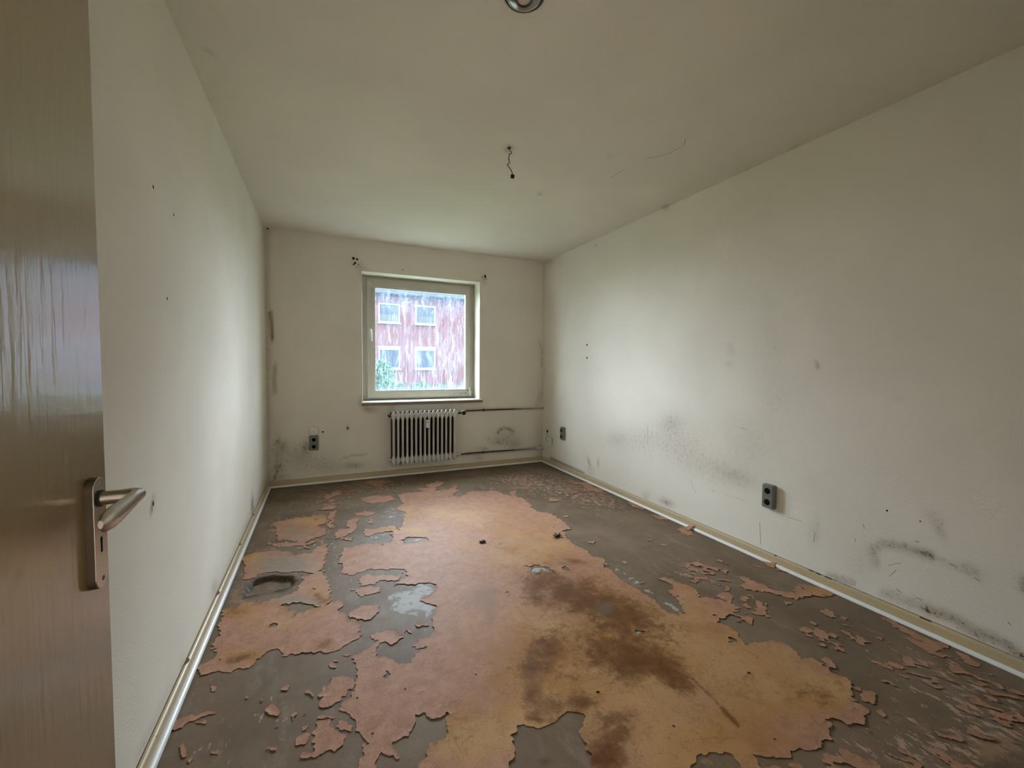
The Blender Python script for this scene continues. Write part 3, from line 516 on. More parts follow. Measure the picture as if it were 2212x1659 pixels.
# attributes for the paint and the screed
ATT_P = dict(
    och=[('e', 1330, 1420, 330, 170, .92), ('e', 1130, 1180, 170, 70, .50), ('e', 980, 1110, 150, 40, .42), ('e', 1780, 1500, 70, 40, .9), ('e', 1650, 1480, 150, 90, .7), ('e', 1500, 1620, 200, 70, .75), ('e', 1000, 1600, 90, 60, .85), ('e', 1150, 1560, 120, 60, .7), ('e', 850, 1145, 30, 8, .9), ('e', 905, 1150, 22, 12, .7), ('e', 690, 1290, 30, 40, .6), ('e', 620, 1225, 110, 30, .5), ('e', 600, 1310, 100, 20, .4), ('e', 600, 1350, 100, 26, .45), ('e', 500, 1320, 40, 20, .6), ('e', 530, 1420, 60, 24, .8), ('e', 1770, 1278, 40, 14, .6), ('e', 660, 1130, 50, 30, .6), ('e', 880, 1110, 20, 20, .5), ('e', 540, 1205, 40, 16, .6), ('e', 690, 1395, 30, 20, .5)],
    brn=[('e', 1380, 1430, 230, 110, .22), ('e', 1250, 1300, 190, 80, .24), ('e', 1650, 1500, 150, 60, .12), ('e', 1230, 1270, 110, 34, .42, 20), ('e', 1160, 1260, 60, 34, .30), ('e', 1300, 1310, 120, 40, .46, 15), ('e', 1240, 1215, 60, 20, .36), ('e', 1180, 1290, 60, 30, .30), ('e', 1300, 1360, 130, 50, .34), ('e', 1400, 1350, 70, 30, .36, 25), ('e', 1180, 1405, 42, 34, .62), ('e', 1150, 1440, 44, 30, .55), ('e', 1310, 1415, 60, 30, .68), ('e', 1355, 1440, 40, 40, .62), ('e', 1430, 1440, 70, 34, .66, 30), ('e', 1460, 1475, 60, 26, .66, 40), ('l', [(1445, 1420), (1510, 1480), (1595, 1568)], 7, .62), ('e', 1180, 1530, 54, 34, .5, -10), ('e', 1262, 1520, 34, 18, .62), ('e', 1145, 1500, 24, 40, .45), ('l', [(1140, 1552), (1200, 1560), (1262, 1528)], 12, .5), ('e', 1330, 1580, 74, 40, .62), ('e', 1310, 1640, 60, 44, .85), ('e', 1330, 1550, 66, 20, .45), ('e', 1240, 1470, 40, 20, .25), ('e', 1000, 1560, 60, 40, .22), ('e', 1000, 1620, 80, 34, .34), ('e', 1020, 1240, 80, 18, .18), ('e', 1120, 1190, 50, 12, .22), ('e', 1180, 1140, 70, 12, .22), ('e', 905, 1152, 22, 10, .28), ('e', 1560, 1600, 60, 30, .28), ('e', 1600, 1500, 60, 40, .15), ('e', 1790, 1505, 26, 26, .35), ('e', 1730, 1490, 50, 22, .25),
         ('e', 515, 1425, 44, 16, .7, -15), ('e', 700, 1395, 30, 16, .5, -20), ('e', 640, 1370, 50, 22, .34), ('e', 690, 1295, 26, 22, .5), ('e', 500, 1325, 40, 14, .42), ('e', 845, 1143, 14, 4, .4), ('e', 555, 1300, 24, 12, .36), ('e', 560, 1390, 60, 20, .3), ('e', 680, 1115, 24, 16, .34), ('e', 690, 1160, 24, 16, .34), ('e', 2150, 1610, 70, 40, .5)],
    gre=[('e', 1050, 1290, 50, 40, .62), ('e', 1080, 1200, 60, 14, .36), ('e', 1305, 1315, 22, 12, .8), ('e', 1000, 1195, 50, 14, .3), ('e', 1310, 1310, 50, 24, .36), ('e', 1060, 1340, 16, 24, .45), ('e', 700, 1255, 30, 18, .4), ('e', 1130, 1170, 60, 14, .3)],
    wear=[('e', 1205, 1140, 26, 16, .35), ('e', 1255, 1235, 20, 10, .35), ('e', 620, 1225, 110, 40, .72), ('e', 640, 1150, 70, 34, .52), ('e', 560, 1290, 70, 26, .42), ('e', 650, 1300, 70, 22, .6), ('e', 2000, 1480, 200, 90, .42, 25), ('e', 2000, 1620, 200, 60, .42), ('e', 1200, 1060, 90, 20, .3), ('e', 1500, 1230, 60, 20, .35), ('e', 1370, 1367, 12, 8, .5)])
ATT_S = dict(
    res=[('e', 1190, 1055, 120, 30, .52, 10), ('e', 1300, 1085, 80, 30, .40, 20), ('e', 1110, 1035, 80, 14, .35), ('e', 1500, 1240, 90, 34, .42, 10), ('e', 1640, 1190, 90, 40, .22, 25), ('e', 1960, 1450, 90, 60, .40, 30), ('e', 2100, 1480, 110, 70, .44, 30), ('e', 2130, 1570, 110, 80, .50, 30), ('e', 1980, 1610, 130, 50, .48, 20), ('e', 1820, 1630, 80, 34, .36), ('e', 1800, 1380, 90, 60, .16), ('e', 600, 1580, 90, 60, .18), ('e', 560, 1500, 90, 60, .14), ('e', 440, 1640, 70, 50, .26), ('e', 600, 1230, 130, 50, .30), ('e', 650, 1150, 90, 50, .36), ('e', 720, 1080, 90, 26, .36), ('e', 820, 1050, 90, 16, .40), ('e', 430, 1480, 60, 30, .28), ('e', 860, 1210, 60, 40, .26), ('e', 900, 1360, 50, 30, .22), ('e', 760, 1250, 30, 40, .25), ('e', 2000, 1720, 400, 80, .4), ('e', 1450, 1640, 100, 20, .3)],
    wht=[('e', 880, 1300, 50, 30, .85), ('e', 915, 1270, 26, 12, .7), ('e', 920, 1310, 20, 30, .6), ('e', 1160, 1232, 40, 8, .7), ('e', 1240, 1250, 8, 8, .8), ('l', [(1330, 1230), (1400, 1275), (1470, 1325)], 8, .45), ('e', 840, 1110, 36, 20, .42), ('e', 815, 1160, 40, 16, .42), ('e', 905, 1166, 18, 6, .6), ('e', 720, 1180, 14, 60, .35), ('e', 600, 1215, 60, 10, .3), ('e', 1150, 1050, 90, 14, .30), ('e', 1380, 1367, 10, 8, .8), ('e', 480, 1540, 14, 60, .28), ('e', 450, 1640, 40, 40, .2), ('e', 540, 1235, 60, 6, .25), ('e', 1100, 1020, 60, 8, .25), ('l', [(1470, 1335), (1505, 1350)], 8, .4)],
    tan=[('e', 600, 1240, 110, 40, .42), ('e', 680, 1280, 30, 30, .7), ('e', 520, 1290, 30, 40, .5), ('e', 600, 1320, 90, 20, .4), ('e', 570, 1200, 50, 20, .55), ('e', 680, 1150, 40, 30, .4), ('e', 2150, 1610, 90, 40, .7), ('e', 1950, 1650, 120, 30, .5), ('e', 1500, 1648, 60, 12, .4), ('e', 420, 1430, 50, 16, .4), ('e', 700, 1100, 40, 20, .35), ('e', 1960, 1560, 80, 30, .35, 20)],
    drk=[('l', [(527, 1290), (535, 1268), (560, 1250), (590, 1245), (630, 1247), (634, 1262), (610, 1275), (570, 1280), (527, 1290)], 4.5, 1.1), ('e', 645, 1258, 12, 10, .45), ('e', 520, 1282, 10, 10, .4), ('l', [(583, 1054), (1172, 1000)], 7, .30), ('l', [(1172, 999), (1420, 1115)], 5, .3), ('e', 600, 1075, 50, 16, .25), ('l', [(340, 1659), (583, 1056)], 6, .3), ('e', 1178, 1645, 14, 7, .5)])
def att(vx, vy, D):
    x, y = pix(np.stack([vx, vy, 0 * vx], 1)); return {k: stains(x, y, v) for k, v in D.items()}

# screed: fine grid with the broken-out hollow by the left wall
sx_ = lin((0, W, .011)); sy_ = lin((YF, 0, .011)); SX, SY = np.meshgrid(sx_, sy_, indexing='ij'); nX, nY = len(sx_), len(sy_)
HOLE = fl([(527, 1289), (530, 1275), (545, 1257), (570, 1249), (585, 1244), (610, 1247), (632, 1245), (637, 1255), (625, 1268), (600, 1273), (585, 1281), (560, 1283)])
hx = SX + .012 * (fbm(SX * 25, SY * 25, 9, 3) - .5); hy = SY + .012 * (fbm(SX * 25, SY * 25, 19, 3) - .5); hin = np.zeros(SX.shape, bool)
for k in range(len(HOLE)):
    ax, ay = HOLE[k]; bx, by = HOLE[(k + 1) % len(HOLE)]
    c = (ay > hy) != (by > hy); hin ^= c & (hx < (bx - ax) * (hy - ay) / (by - ay + 1e-12) + ax)
SZ = .0012 * (fbm(SX * 5, SY * 5, 50, 3) - .5); SZ = np.minimum(SZ, .0004); SZ[hin] = -.024 + .008 * fbm(SX * 30, SY * 30, 60, 3)[hin]
idx = np.arange(nX * nY).reshape(nX, nY)
SF = np.stack([idx[:-1, :-1], idx[1:, :-1], idx[1:, 1:], idx[:-1, 1:]], -1).reshape(-1, 4)
SV = np.stack([SX.ravel(), SY.ravel(), SZ.ravel()], 1).tolist(); n0 = len(SV)
SV += [(-.2, YF, -.15), (W + .2, YF, -.15), (W + .2, T, -.15), (-.2, T, -.15)]
floor = grid_obj('floor', SV, SF.tolist() + [(n0, n0 + 3, n0 + 2, n0 + 1)], M_screed, attrs={k: np.concatenate([a, np.zeros(4)]) for k, a in att(SX.ravel(), SY.ravel(), ATT_S).items()})
tag(floor, kind='structure')

# marching squares over the paint field
Vs = [[] for _ in range(NBIG + 1)]; Fs = [[] for _ in range(NBIG + 1)]; Vi = [dict() for _ in range(NBIG + 1)]
gxl, gyl, Fl, Zl, bk = gx.tolist(), gy.tolist(), F_.tolist(), ZP.tolist(), {c: (NBIG if b < 0 else b) for c, b in bucket.items()}
def vert(B, key, x, y, z):
    d = Vi[B]
    if key in d: return d[key]
    d[key] = len(Vs[B]); Vs[B].append((x, y, z)); return d[key]
anyc = INS[:-1, :-1] | INS[1:, :-1] | INS[1:, 1:] | INS[:-1, 1:]
TH = .0011
for i, j in zip(*[a.tolist() for a in np.nonzero(anyc)]):
    C4 = ((i, j), (i + 1, j), (i + 1, j + 1), (i, j + 1)); ins = [INSL[a][b] for a, b in C4]
    if all(ins):
        B = bk[labl[i][j]]; Fs[B].append(tuple(vert(B, c, gxl[c[0]], gyl[c[1]], Zl[c[0]][c[1]]) for c in C4)); continue
    if ins[0] == ins[2] and ins[1] == ins[3]: runs = [[k] for k in range(4) if ins[k]]
    else: runs = [[k for k in range(4) if ins[k]]]
    for run in runs:
        B = bk[labl[C4[run[0]][0]][C4[run[0]][1]]]
        s = next(k for k in run if (k - 1) % 4 not in run); seq = [(s + t) % 4 for t in range(len(run))]
        ring = []
        def cross(k_in, k_out):
            a, b = C4[k_in], C4[k_out]; fa, fb = Fl[a[0]][a[1]], Fl[b[0]][b[1]]; t = fa / (fa - fb)
            x = gxl[a[0]] + t * (gxl[b[0]] - gxl[a[0]]); y = gyl[a[1]] + t * (gyl[b[1]] - gyl[a[1]]); z = Zl[a[0]][a[1]] + .0003
            key = (a, b); return vert(B, key, x, y, z), vert(B, key + (0,), x, y, z - TH)
        e0, e0b = cross(seq[0], (seq[0] - 1) % 4); e1, e1b = cross(seq[-1], (seq[-1] + 1) % 4)
        ring = [e0] + [vert(B, C4[k], gxl[C4[k][0]], gyl[C4[k][1]], Zl[C4[k][0]][C4[k][1]]) for k in seq] + [e1]
        Fs[B].append(tuple(ring)); Fs[B].append((e1, e1b, e0b, e0))
for B in range(NBIG + 1):
    if not Fs[B]: continue
    A = np.array(Vs[B]); name = 'paint_sheet' if B < 2 else ('paint_patch' if len(A) > 700 else 'paint_flake')
    ob = grid_obj(name, A, Fs[B], M_paint, parent=floor, attrs=att(A[:, 0], A[:, 1], ATT_P), smooth=False)
    if B == NBIG: ob.name = 'paint_crumbs'; ob['kind'] = 'stuff'

# ------------------------------------------------------------------ baseboards with their white bottom strip
PR = [(0, .062), (.009, .062), (.0135, .058), (.015, .052), (.015, 0), (0, 0)]
ST = [(.015, .0165), (.020, .0155), (.0255, .011), (.029, .004), (.029, .0012), (.015, .0012)]
def board(name, a, b, fn, cut=()):
    pts = [a] + sorted(cut) + [b]; m = MB()
    segs = [(pts[k] + (.0006 if k else 0), pts[k + 1] - .0006) for k in range(len(pts) - 1)]
    root = None
    for k, (s0, s1) in enumerate(segs):
        o = MB().prism(PR, s0, s1, fn).build('board' if k else name, M_base, root)
        if k == 0: root = o
    tag(root, kind='structure')
    MB().prism(ST, a, b, fn).build('bottom_strip', M_strip, root)
    g = MB().prism([(0, .0622), (.0028, .0622), (.0028, .0632), (0, .0634)], a, b, fn).build('open_joint', M_joint, root)
    return root
bbr = board('baseboard_right', YF, -.015, lambda u, v, d: (W - u, d, v), cut=[-2.737])
bbb = board('baseboard_back', 0, W, lambda u, v, d: (d, -u, v))
bbl = board('baseboard_left', YF, -.015, lambda u, v, d: (u, d, v), cut=[-1.9, -3.05])
for (x, y, L) in ((544, 1113, .05), (518.6, 1176, .035), (473.6, 1281, .055), (405.7, 1428, .05)):
    P = on(2, .062, x, y); yy = P[1]
    o = [(-L / 2 + L * k / 10, .015 * math.sin(math.pi * k / 10)) for k in range(11)]
    MB().prism([(a, b) for a, b in o] + [], .0, .0012, lambda u, v, d: (.0155 + d - v * .0 if False else .001 + v * .9 + d * .2, yy + u, .0622 + d)).build('chipped_notch', M_brownwood, bbl)
# splintered upper edge of the right baseboard
rnd = random.Random(4)
for k in range(26):
    yy = -2.9 - rnd.random() * 1.2; L = .012 + rnd.random() * .03
    MB().box(W - .0105 - rnd.random() * .002, W - .0085, yy, yy + L, .0612, .0642 + rnd.random() * .001).build('paint_splinter', M_yel if rnd.random() < .6 else M_dark, bbr)

# ------------------------------------------------------------------ window
M_fd = dirty_frame()
win = tag(bpy.data.objects.new('window_1', None), kind='structure'); col.objects.link(win); win.location = ((WX0 + WX1) / 2, .2, WZ0)
def frame_part(name, x0, x1, z0, z1, wl_, wr, wb_, wt, y0, y1, mat, parent, grime=None):
    m = MB()                                                       # mitred rails, one closed ring
    O = [(x0, z0), (x1, z0), (x1, z1), (x0, z1)]; I = [(x0 + wl_, z0 + wb_), (x1 - wr, z0 + wb_), (x1 - wr, z1 - wt), (x0 + wl_, z1 - wt)]
    for k in range(4):
        a, b, c, d = O[k], O[(k + 1) % 4], I[(k + 1) % 4], I[k]
        m.prism([a, b, c, d], y0, y1, lambda u, v, q: (u, q, v))
    o = m.build(name, mat, parent, bevel=.003)
    return o
frame_part('fixed_frame', WX0, WX1, WZ0, WZ1, .078, .074, .03, .040, .205, .28, M_frame, win)
# sash: four rails, each its own piece
sx0, sx1, sz0, sz1 = .945, 2.112, .838, 2.146; gx0, gx1, gz0, gz1 = 1.031, 2.066, .924, 2.048
O = [(sx0, sz0), (sx1, sz0), (sx1, sz1), (sx0, sz1)]; I = [(gx0 - .006, gz0 - .006), (gx1 + .006, gz0 - .006), (gx1 + .006, gz1 + .006), (gx0 - .006, gz1 + .006)]
sash = None
for k, nm in enumerate(('bottom_rail', 'stile', 'top_rail', 'stile')):
    a, b, c, d = O[k], O[(k + 1) % 4], I[(k + 1) % 4], I[k]
    cx = ((a[0] + b[0] + c[0] + d[0]) / 4, (a[1] + b[1] + c[1] + d[1]) / 4)
    sh = lambda p: (cx[0] + (p[0] - cx[0]) * .9992, cx[1] + (p[1] - cx[1]) * .9992)
    m = MB(); N = 40; ring = []
    for t in range(N + 1):                                          # lengthwise slices so mould can sit on it
        s = t / N; ring.append((tuple(np.array(sh(a)) * (1 - s) + np.array(sh(b)) * s), tuple(np.array(sh(d)) * (1 - s) + np.array(sh(c)) * s)))
    vs = []; fs = []
    for (o_, i_) in ring:
        vs += [(o_[0], .18, o_[1]), (.55 * o_[0] + .45 * i_[0], .178, .55 * o_[1] + .45 * i_[1]), (.2 * o_[0] + .8 * i_[0], .18, .2 * o_[1] + .8 * i_[1]), (i_[0], .187, i_[1]), (i_[0], .255, i_[1]), (o_[0], .255, o_[1])]
    for t in range(N):
        for q in range(6): fs.append((t * 6 + q, t * 6 + (q + 1) % 6, t * 6 + 6 + (q + 1) % 6, t * 6 + 6 + q))
    fs += [tuple(range(6)), tuple(N * 6 + q for q in range(6))[::-1]]
    m.add(vs, fs); ob = m.build(nm, M_fd, win)
    A = np.array([v.co for v in ob.data.vertices]); w = np.array(vs); px, py = pix(w)
    g = stains(px, py, [('e', 990, 849, 26, 5, .55), ('e', 950, 851, 30, 4, .42), ('e', 855, 850, 18, 5, .5), ('e', 900, 852, 30, 4, .35), ('e', 1010, 850, 8, 12, .5), ('e', 1012, 645, 14, 14, .35), ('e', 950, 626, 60, 5, .3), ('e', 1013, 680, 5, 30, .25), ('l', [(800, 859), (1010, 853)], 3, .4)])
    at = ob.data.attributes.new('grime', 'FLOAT', 'POINT'); at.data.foreach_set('value', g.astype(np.float32))
bead = frame_part('glazing_bead', gx0 - .006, gx1 + .006, gz0 - .006, gz1 + .006, .008, .008, .008, .008, .187, .2, M_whiteb, win)
MB().box(gx0 - .002, gx1 + .002, .199, .205, gz0 - .002, gz1 + .002).build('pane', pane_mat(), win)
# handle on the left stile
hd = MB().box(.968, .992, .172, .179, 1.535, 1.605).build('handle_plate', M_yel, win, bevel=.003)
MB().tube([(.98, .174, 1.588), (.98, .150, 1.588), (.981, .138, 1.58), (.983, .134, 1.55), (.985, .134, 1.50), (.986, .138, 1.462)], [.008, .008, .009, .0085, .008, .007], 12).build('window_handle', M_whiteb, win, smooth=True)
# corner hinge bottom right
MB().tube([(2.118, .172, .842), (2.118, .172, .925), (2.114, .170, .936), (2.102, .168, .94), (2.096, .172, .935)], [.008, .008, .007, .0055, .005], 10).build('corner_hinge', M_white, win, smooth=True)
MB().cyl((2.137, .196, .835), (2.137, .196, .90), .010, 12).build('hinge_pin_sleeve', M_yel, win, smooth=True)
MB().cyl((2.09, .176, .905), (2.09, .182, .905), .008, 10).build('hinge_cap', M_dark, win)
# windowsill
sl = thing('windowsill', 'pale windowsill slab with brown front edge above the radiator', 'windowsill', (1.53, 0, .777))
MB().box(.863, 2.203, -.042, -.0005, .7795, .8115).box(WX0 + .001, WX1 - .001, -.0005, .204, .7795, .8148).build('slab', M_sill, sl)
MB().box(.862, 2.204, -.046, -.042, .7775, .8065).build('front_edge', M_silledge, sl)
MB().box(.880, 2.173, .150, .203, .8148, .8165).build('dark_line', M_dark, sl)  # dark strip across the sill below the sash
MB().cyl((WX0 - .001, .0015, WZ0 + .002), (WX0 - .001, .0015, WZ1), .0045, 10).build('lit_edge_bead', M_whiteb, wall_back, smooth=True)  # white bead added to give the reveal's plaster edge its bright lit line

# ------------------------------------------------------------------ radiator
NS = 15; rx0, rx1 = 1.150, 1.862; pit = (rx1 - rx0) / NS; rz0, rz1 = .142, .720; ry0, ry1 = -.142, -.042
rad = thing('radiator', 'white ribbed steel radiator of fifteen columns under the window', 'radiator', ((rx0 + rx1) / 2, -.09, rz0))
hw = pit / 2 - .0004
half = [(0, rz1), (.006, rz1 - .006), (hw * .78, rz1 - .026), (hw, rz1 - .034), (hw, rz1 - .066), (hw * .72, rz1 - .082), (.0112, rz1 - .096), (.0105, rz1 - .12), (.0105, rz0 + .12), (.0112, rz0 + .098), (hw * .72, rz0 + .084), (hw, rz0 + .068), (hw, rz0 + .040), (hw * .75, rz0 + .028), (.006, rz0 + .006), (0, rz0)]
outl = half + [(-x, z) for x, z in half[-2:0:-1]]
sec = None
for k in range(NS):
    xc = rx0 + pit * (k + .5)
    if sec is None:
        m = MB(); n = len(outl); L = []
        for yy, s in ((ry0, .35), (ry0 + .004, .80), (ry0 + .012, 1), (ry0 + .022, 1), (ry0 + .030, .8), (ry0 + .034, .35)):   # rounded front and rear
            L += [(x * s, yy, rz0 + .5 * (rz1 - rz0) + (z - rz0 - .5 * (rz1 - rz0)) * (1 - (1 - s) * .012)) for x, z in outl]
        fs = [(r * n + q, r * n + (q + 1) % n, (r + 1) * n + (q + 1) % n, (r + 1) * n + q) for r in range(5) for q in range(n)] + [tuple(range(n))[::-1], tuple(5 * n + q for q in range(n))]
        m.add(L, fs); sec = m.build('section', M_rad, rad, smooth=True); sec.matrix_parent_inverse = Matrix.Identity(4)
        base_loc = Vector((0, 0, 0)) - Vector(rad.location); sec.location = base_loc + Vector((xc, 0, 0)); continue

    o = sec.copy(); col.objects.link(o); o.parent = rad; o.location = base_loc + Vector((xc, 0, 0))
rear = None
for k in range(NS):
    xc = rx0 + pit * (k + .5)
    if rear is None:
        rear = MB().box(-.0165, .0165, ry0 + .045, ry1, rz0 + .03, rz1 - .02).box(-hw, hw, ry0 + .034, ry1 - .01, rz1 - .07, rz1 - .022).box(-hw, hw, ry0 + .034, ry1 - .01, rz0 + .034, rz0 + .075).build('rear_column', M_gapshade, rad)  # rear columns widened and coloured dark to paint the shaded gaps
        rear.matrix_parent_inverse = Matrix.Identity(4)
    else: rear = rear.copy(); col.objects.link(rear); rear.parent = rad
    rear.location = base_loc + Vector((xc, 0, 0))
zt, zb, yc = rz1 - .05, rz0 + .054, -.092
MB().cyl((rx0 - .002, yc, zt), (rx0 - .022, yc, zt), .019, 8).cyl((rx0 - .022, yc, zt), (rx0 - .03, yc, zt), .011, 8).build('air_bleed_plug', M_dark, rad)
MB().cyl((rx0 - .002, yc, zb), (rx0 - .026, yc, zb), .021, 8).build('blind_plug', M_rad, rad)
MB().cyl((rx1 + .001, yc, zt), (rx1 + .022, yc, zt), .020, 8).build('inlet_nut', M_yel, rad)
MB().cyl((rx1 + .001, yc, zb), (rx1 + .030, yc, zb), .020, 8).cyl((rx1 + .030, yc, zb), (rx1 + .06, yc, zb), .013, 8).build('return_nut', M_rad, rad)
MB().cyl((rx1 + .022, yc, zt), (rx1 + .062, yc, zt), .013, 12).build('valve_body', M_dark, rad)
tv = MB().lathe((rx1 + .095, -.060, zt + .004), (0, -1, -.12), [(0, -.02), (.024, -.02), (.029, -.012), (.0295, .03), (.027, .038), (.0245, .040)], 28).build('thermostat_head', M_whiteb, rad, smooth=True)
MB().lathe((rx1 + .095, -.060, zt + .004), (0, -1, -.12), [(.0245, .0395), (.022, .0425), (0, .0428)], 28).build('thermostat_cap', M_black, rad, smooth=True)
MB().tube([(rx1 + .06, yc, zt), (rx1 + .08, -.08, zt), (rx1 + .09, -.055, zt)], .011, 10).build('valve_neck', M_dark, rad, smooth=True)
mx = rx0 + pit * 8.02
MB().box(mx - .019, mx + .019, ry0 - .022, ry0 - .001, .530, .617).build('heat_meter', M_whiteb, rad, bevel=.004)
MB().box(mx - .010, mx + .009, ry0 - .0235, ry0 - .0219, .591, .597).build('heat_meter_window', plain('meter_grey', (.12, .12, .12)), rad)
for k in (2.0, 13.0):
    xh = rx0 + pit * k
    MB().tube([(xh - .013, ry0 + .012, rz0 + .006), (xh - .011, ry0 + .006, rz0 + .026), (xh, ry0 + .002, rz0 + .034), (xh + .011, ry0 + .006, rz0 + .026), (xh + .013, ry0 + .012, rz0 + .006)], .0038, 8).build('bracket_hook', M_dark, rad, smooth=True)
# pipes running to the right wall
def pipe(name, label, pts, clamps, mat):
    t = thing(name, label, 'pipe', pts[0], 'heating pipes by the radiator')
    MB().tube(pts, .0085, 12).build('tube', mat, t, smooth=True)
    for x, z in clamps:
        MB().tube([(x - .008, -.028, z), (x + .008, -.028, z)], .0145, 12).cyl((x, -.028, z), (x, -.0005, z), .006, 8).build('pipe_clamp', M_dark, t)
    return t
def pipe_mat():
    m = NT('grimy_painted_pipe', .5, .35); n = m.noise(20, 5, .6); sx = m.n.new('ShaderNodeSeparateXYZ'); m.l.new(m.pos(), sx.inputs[0])
    d = m.step(m.math('ADD', sx.outputs['X'], m.math('MULTIPLY', m.math('SUBTRACT', n, .5), .5)), 2.55, 2.9)
    m.color(m.mix(d, (.075, .04, .025), (.40, .35, .27))); return m.m
M_pipe = pipe_mat()
pt = pipe('heating_pipe', 'thin dark upper heating pipe running along the wall from the thermostat', [(rx1 + .10, -.030, zt + .012), (2.2, -.028, .684), (W - .002, -.028, .681)], [(2.222, .684)], M_pipe)
pb = pipe('heating_pipe', 'brown lower heating pipe running along the wall above the baseboard', [(rx1 + .0612, yc, zb), (rx1 + .085, -.075, zb - .006), (rx1 + .13, -.030, zb - .012), (2.2, -.028, .183), (W - .002, -.028, .173)], [(2.222, .183)], M_pipe)
MB().tube([(W - .11, -.028, .174), (W - .095, -.028, .174), (W - .012, -.028, .173), (W - .001, -.028, .173)], [.012, .018, .018, .02], 14).build('wall_sleeve', M_yel, pb, smooth=True)

# ------------------------------------------------------------------ sockets and wall fittings
def rrect(w, h, r, n=5):
    o = []
    for cx, cy, a0 in ((w / 2 - r, h / 2 - r, 0), (-w / 2 + r, h / 2 - r, 90), (-w / 2 + r, -h / 2 + r, 180), (w / 2 - r, -h / 2 + r, 270)):
        for k in range(n + 1):
            a = math.radians(a0 + 90 * k / n); o.append((cx + r * math.cos(a), cy + r * math.sin(a)))
    return o
def socket(c, side, label, w=.078, h=.150, tilt=0.0):
    c = Vector(c)
    if side == 'back': fn = lambda u, v, d: (c.x + u, c.y - d, c.z + v)
    else: fn = lambda u, v, d: (c.x - d, c.y + u * math.cos(tilt) - v * math.sin(tilt), c.z + v * math.cos(tilt) + u * math.sin(tilt))
    t = thing('wall_socket', label, 'socket', c, 'double wall sockets')
    m = MB(); o1, o2, o3 = rrect(w, h, .012), rrect(w, h, .012), rrect(w * .86, h * .93, .009); n = len(o1)
    m.add([fn(u, v, 0.0005) for u, v in o1] + [fn(u, v, .020) for u, v in o2] + [fn(u, v, .029) for u, v in o3], [(r * n + q, r * n + (q + 1) % n, (r + 1) * n + (q + 1) % n, (r + 1) * n + q) for r in range(2) for q in range(n)] + [tuple(range(n))[::-1], tuple(2 * n + q for q in range(n))])
    m.build('housing', M_sock, t, smooth=True)
    for s in (1, -1):
        cz = s * h * .235
        ins = MB().prism([(u, v + cz) for u, v in rrect(w * .80, h * .43, .006)], .0285, .0305, fn).build('socket_insert', M_sock2, t)
        ax = Vector(fn(0, cz, 1)) - Vector(fn(0, cz, 0)); R = .0205
        MB().lathe(fn(0, cz, .0306), ax, [(R + .0012, 0), (R + .001, .0012), (R - .001, .0012), (R - .0015, .0003)], 24).build('collar', M_sock, ins, smooth=True)
        MB().lathe(fn(0, cz, .0306), ax, [(0, .0004), (R - .001, .0004), (R - .001, .0002)], 24).build('opening', M_hole, ins)
    return t
socket((.4095, 0, .4165), 'back', 'grey-green double socket on the window wall below a round cover', w=.084)
socket((W, -.507, .433), 'right', 'grey-green double socket on the side wall near the corner phone box')
socket((W, -2.962, .418), 'right', 'grey-green double socket on the scuffed side wall away from the corner', tilt=0.0)
rc = thing('blank_cover', 'round painted-over cover plate above a double socket', 'cover plate', (.411, 0, .536))
MB().lathe((.411, 0, .536), (0, -1, 0), [(0, .004), (.041, .004), (.044, .0025), (.045, .0002)], 40).build('plate', M_wall, rc, smooth=True)
MB().lathe((.411, 0, .536), (0, -1, 0), [(.0452, .0002), (.0452, .0009), (.0468, .0009), (.0468, .0002)], 40).build('edge_gap', plain('yellowed_gap', (.30, .22, .12)), rc, smooth=True)
MB().lathe((.409, -.004, .533), (0, -1, 0), [(0, .0012), (.003, .0010), (.0035, 0)], 12).build('screw', M_cable, rc)
bx = thing('phone_box', 'small white phone junction box with grey mark in the corner', 'junction box', (W, -.20, .29))
fnb = lambda u, v, d: (W - d, -.20 + u, .290 + v)
MB().prism(rrect(.095, .088, .010), .0005, .022, fnb).build('cover', M_whiteb, bx, bevel=.003)
MB().prism(rrect(.099, .092, .011), .0004, .005, fnb).build('backplate', M_cable, bx)
for du, dv, s in ((.012, .004, .006), (.018, -.010, .0045), (.004, -.010, .0045)): MB().prism([(du - s, dv - s), (du + s, dv - s), (du, dv + s)], .0215, .0228, fnb).build('printed_mark', M_dark, bx)
cw = [on(0, W - .012, *p) for p in ((1182, 933), (1180.5, 940), (1180, 948), (1181, 955), (1184, 960))]
wc_ = thing('phone_cable', 'short thin wall cable with frayed black end beside the phone box', 'cable', cw[-1])
cw2 = [(min(p[0], W - .006), min(p[1], -.012), p[2]) for p in cw]
MB().tube(cw2, .0024, 8).build('wire', M_cable, wc_, smooth=True)
MB().lathe((cw2[0][0], cw2[0][1], cw2[0][2]), (0, -.3, 1), [(0, -.01), (.009, -.004), (.010, .012), (.004, .03), (0, .034)], 10).build('frayed_end', M_black, wc_)

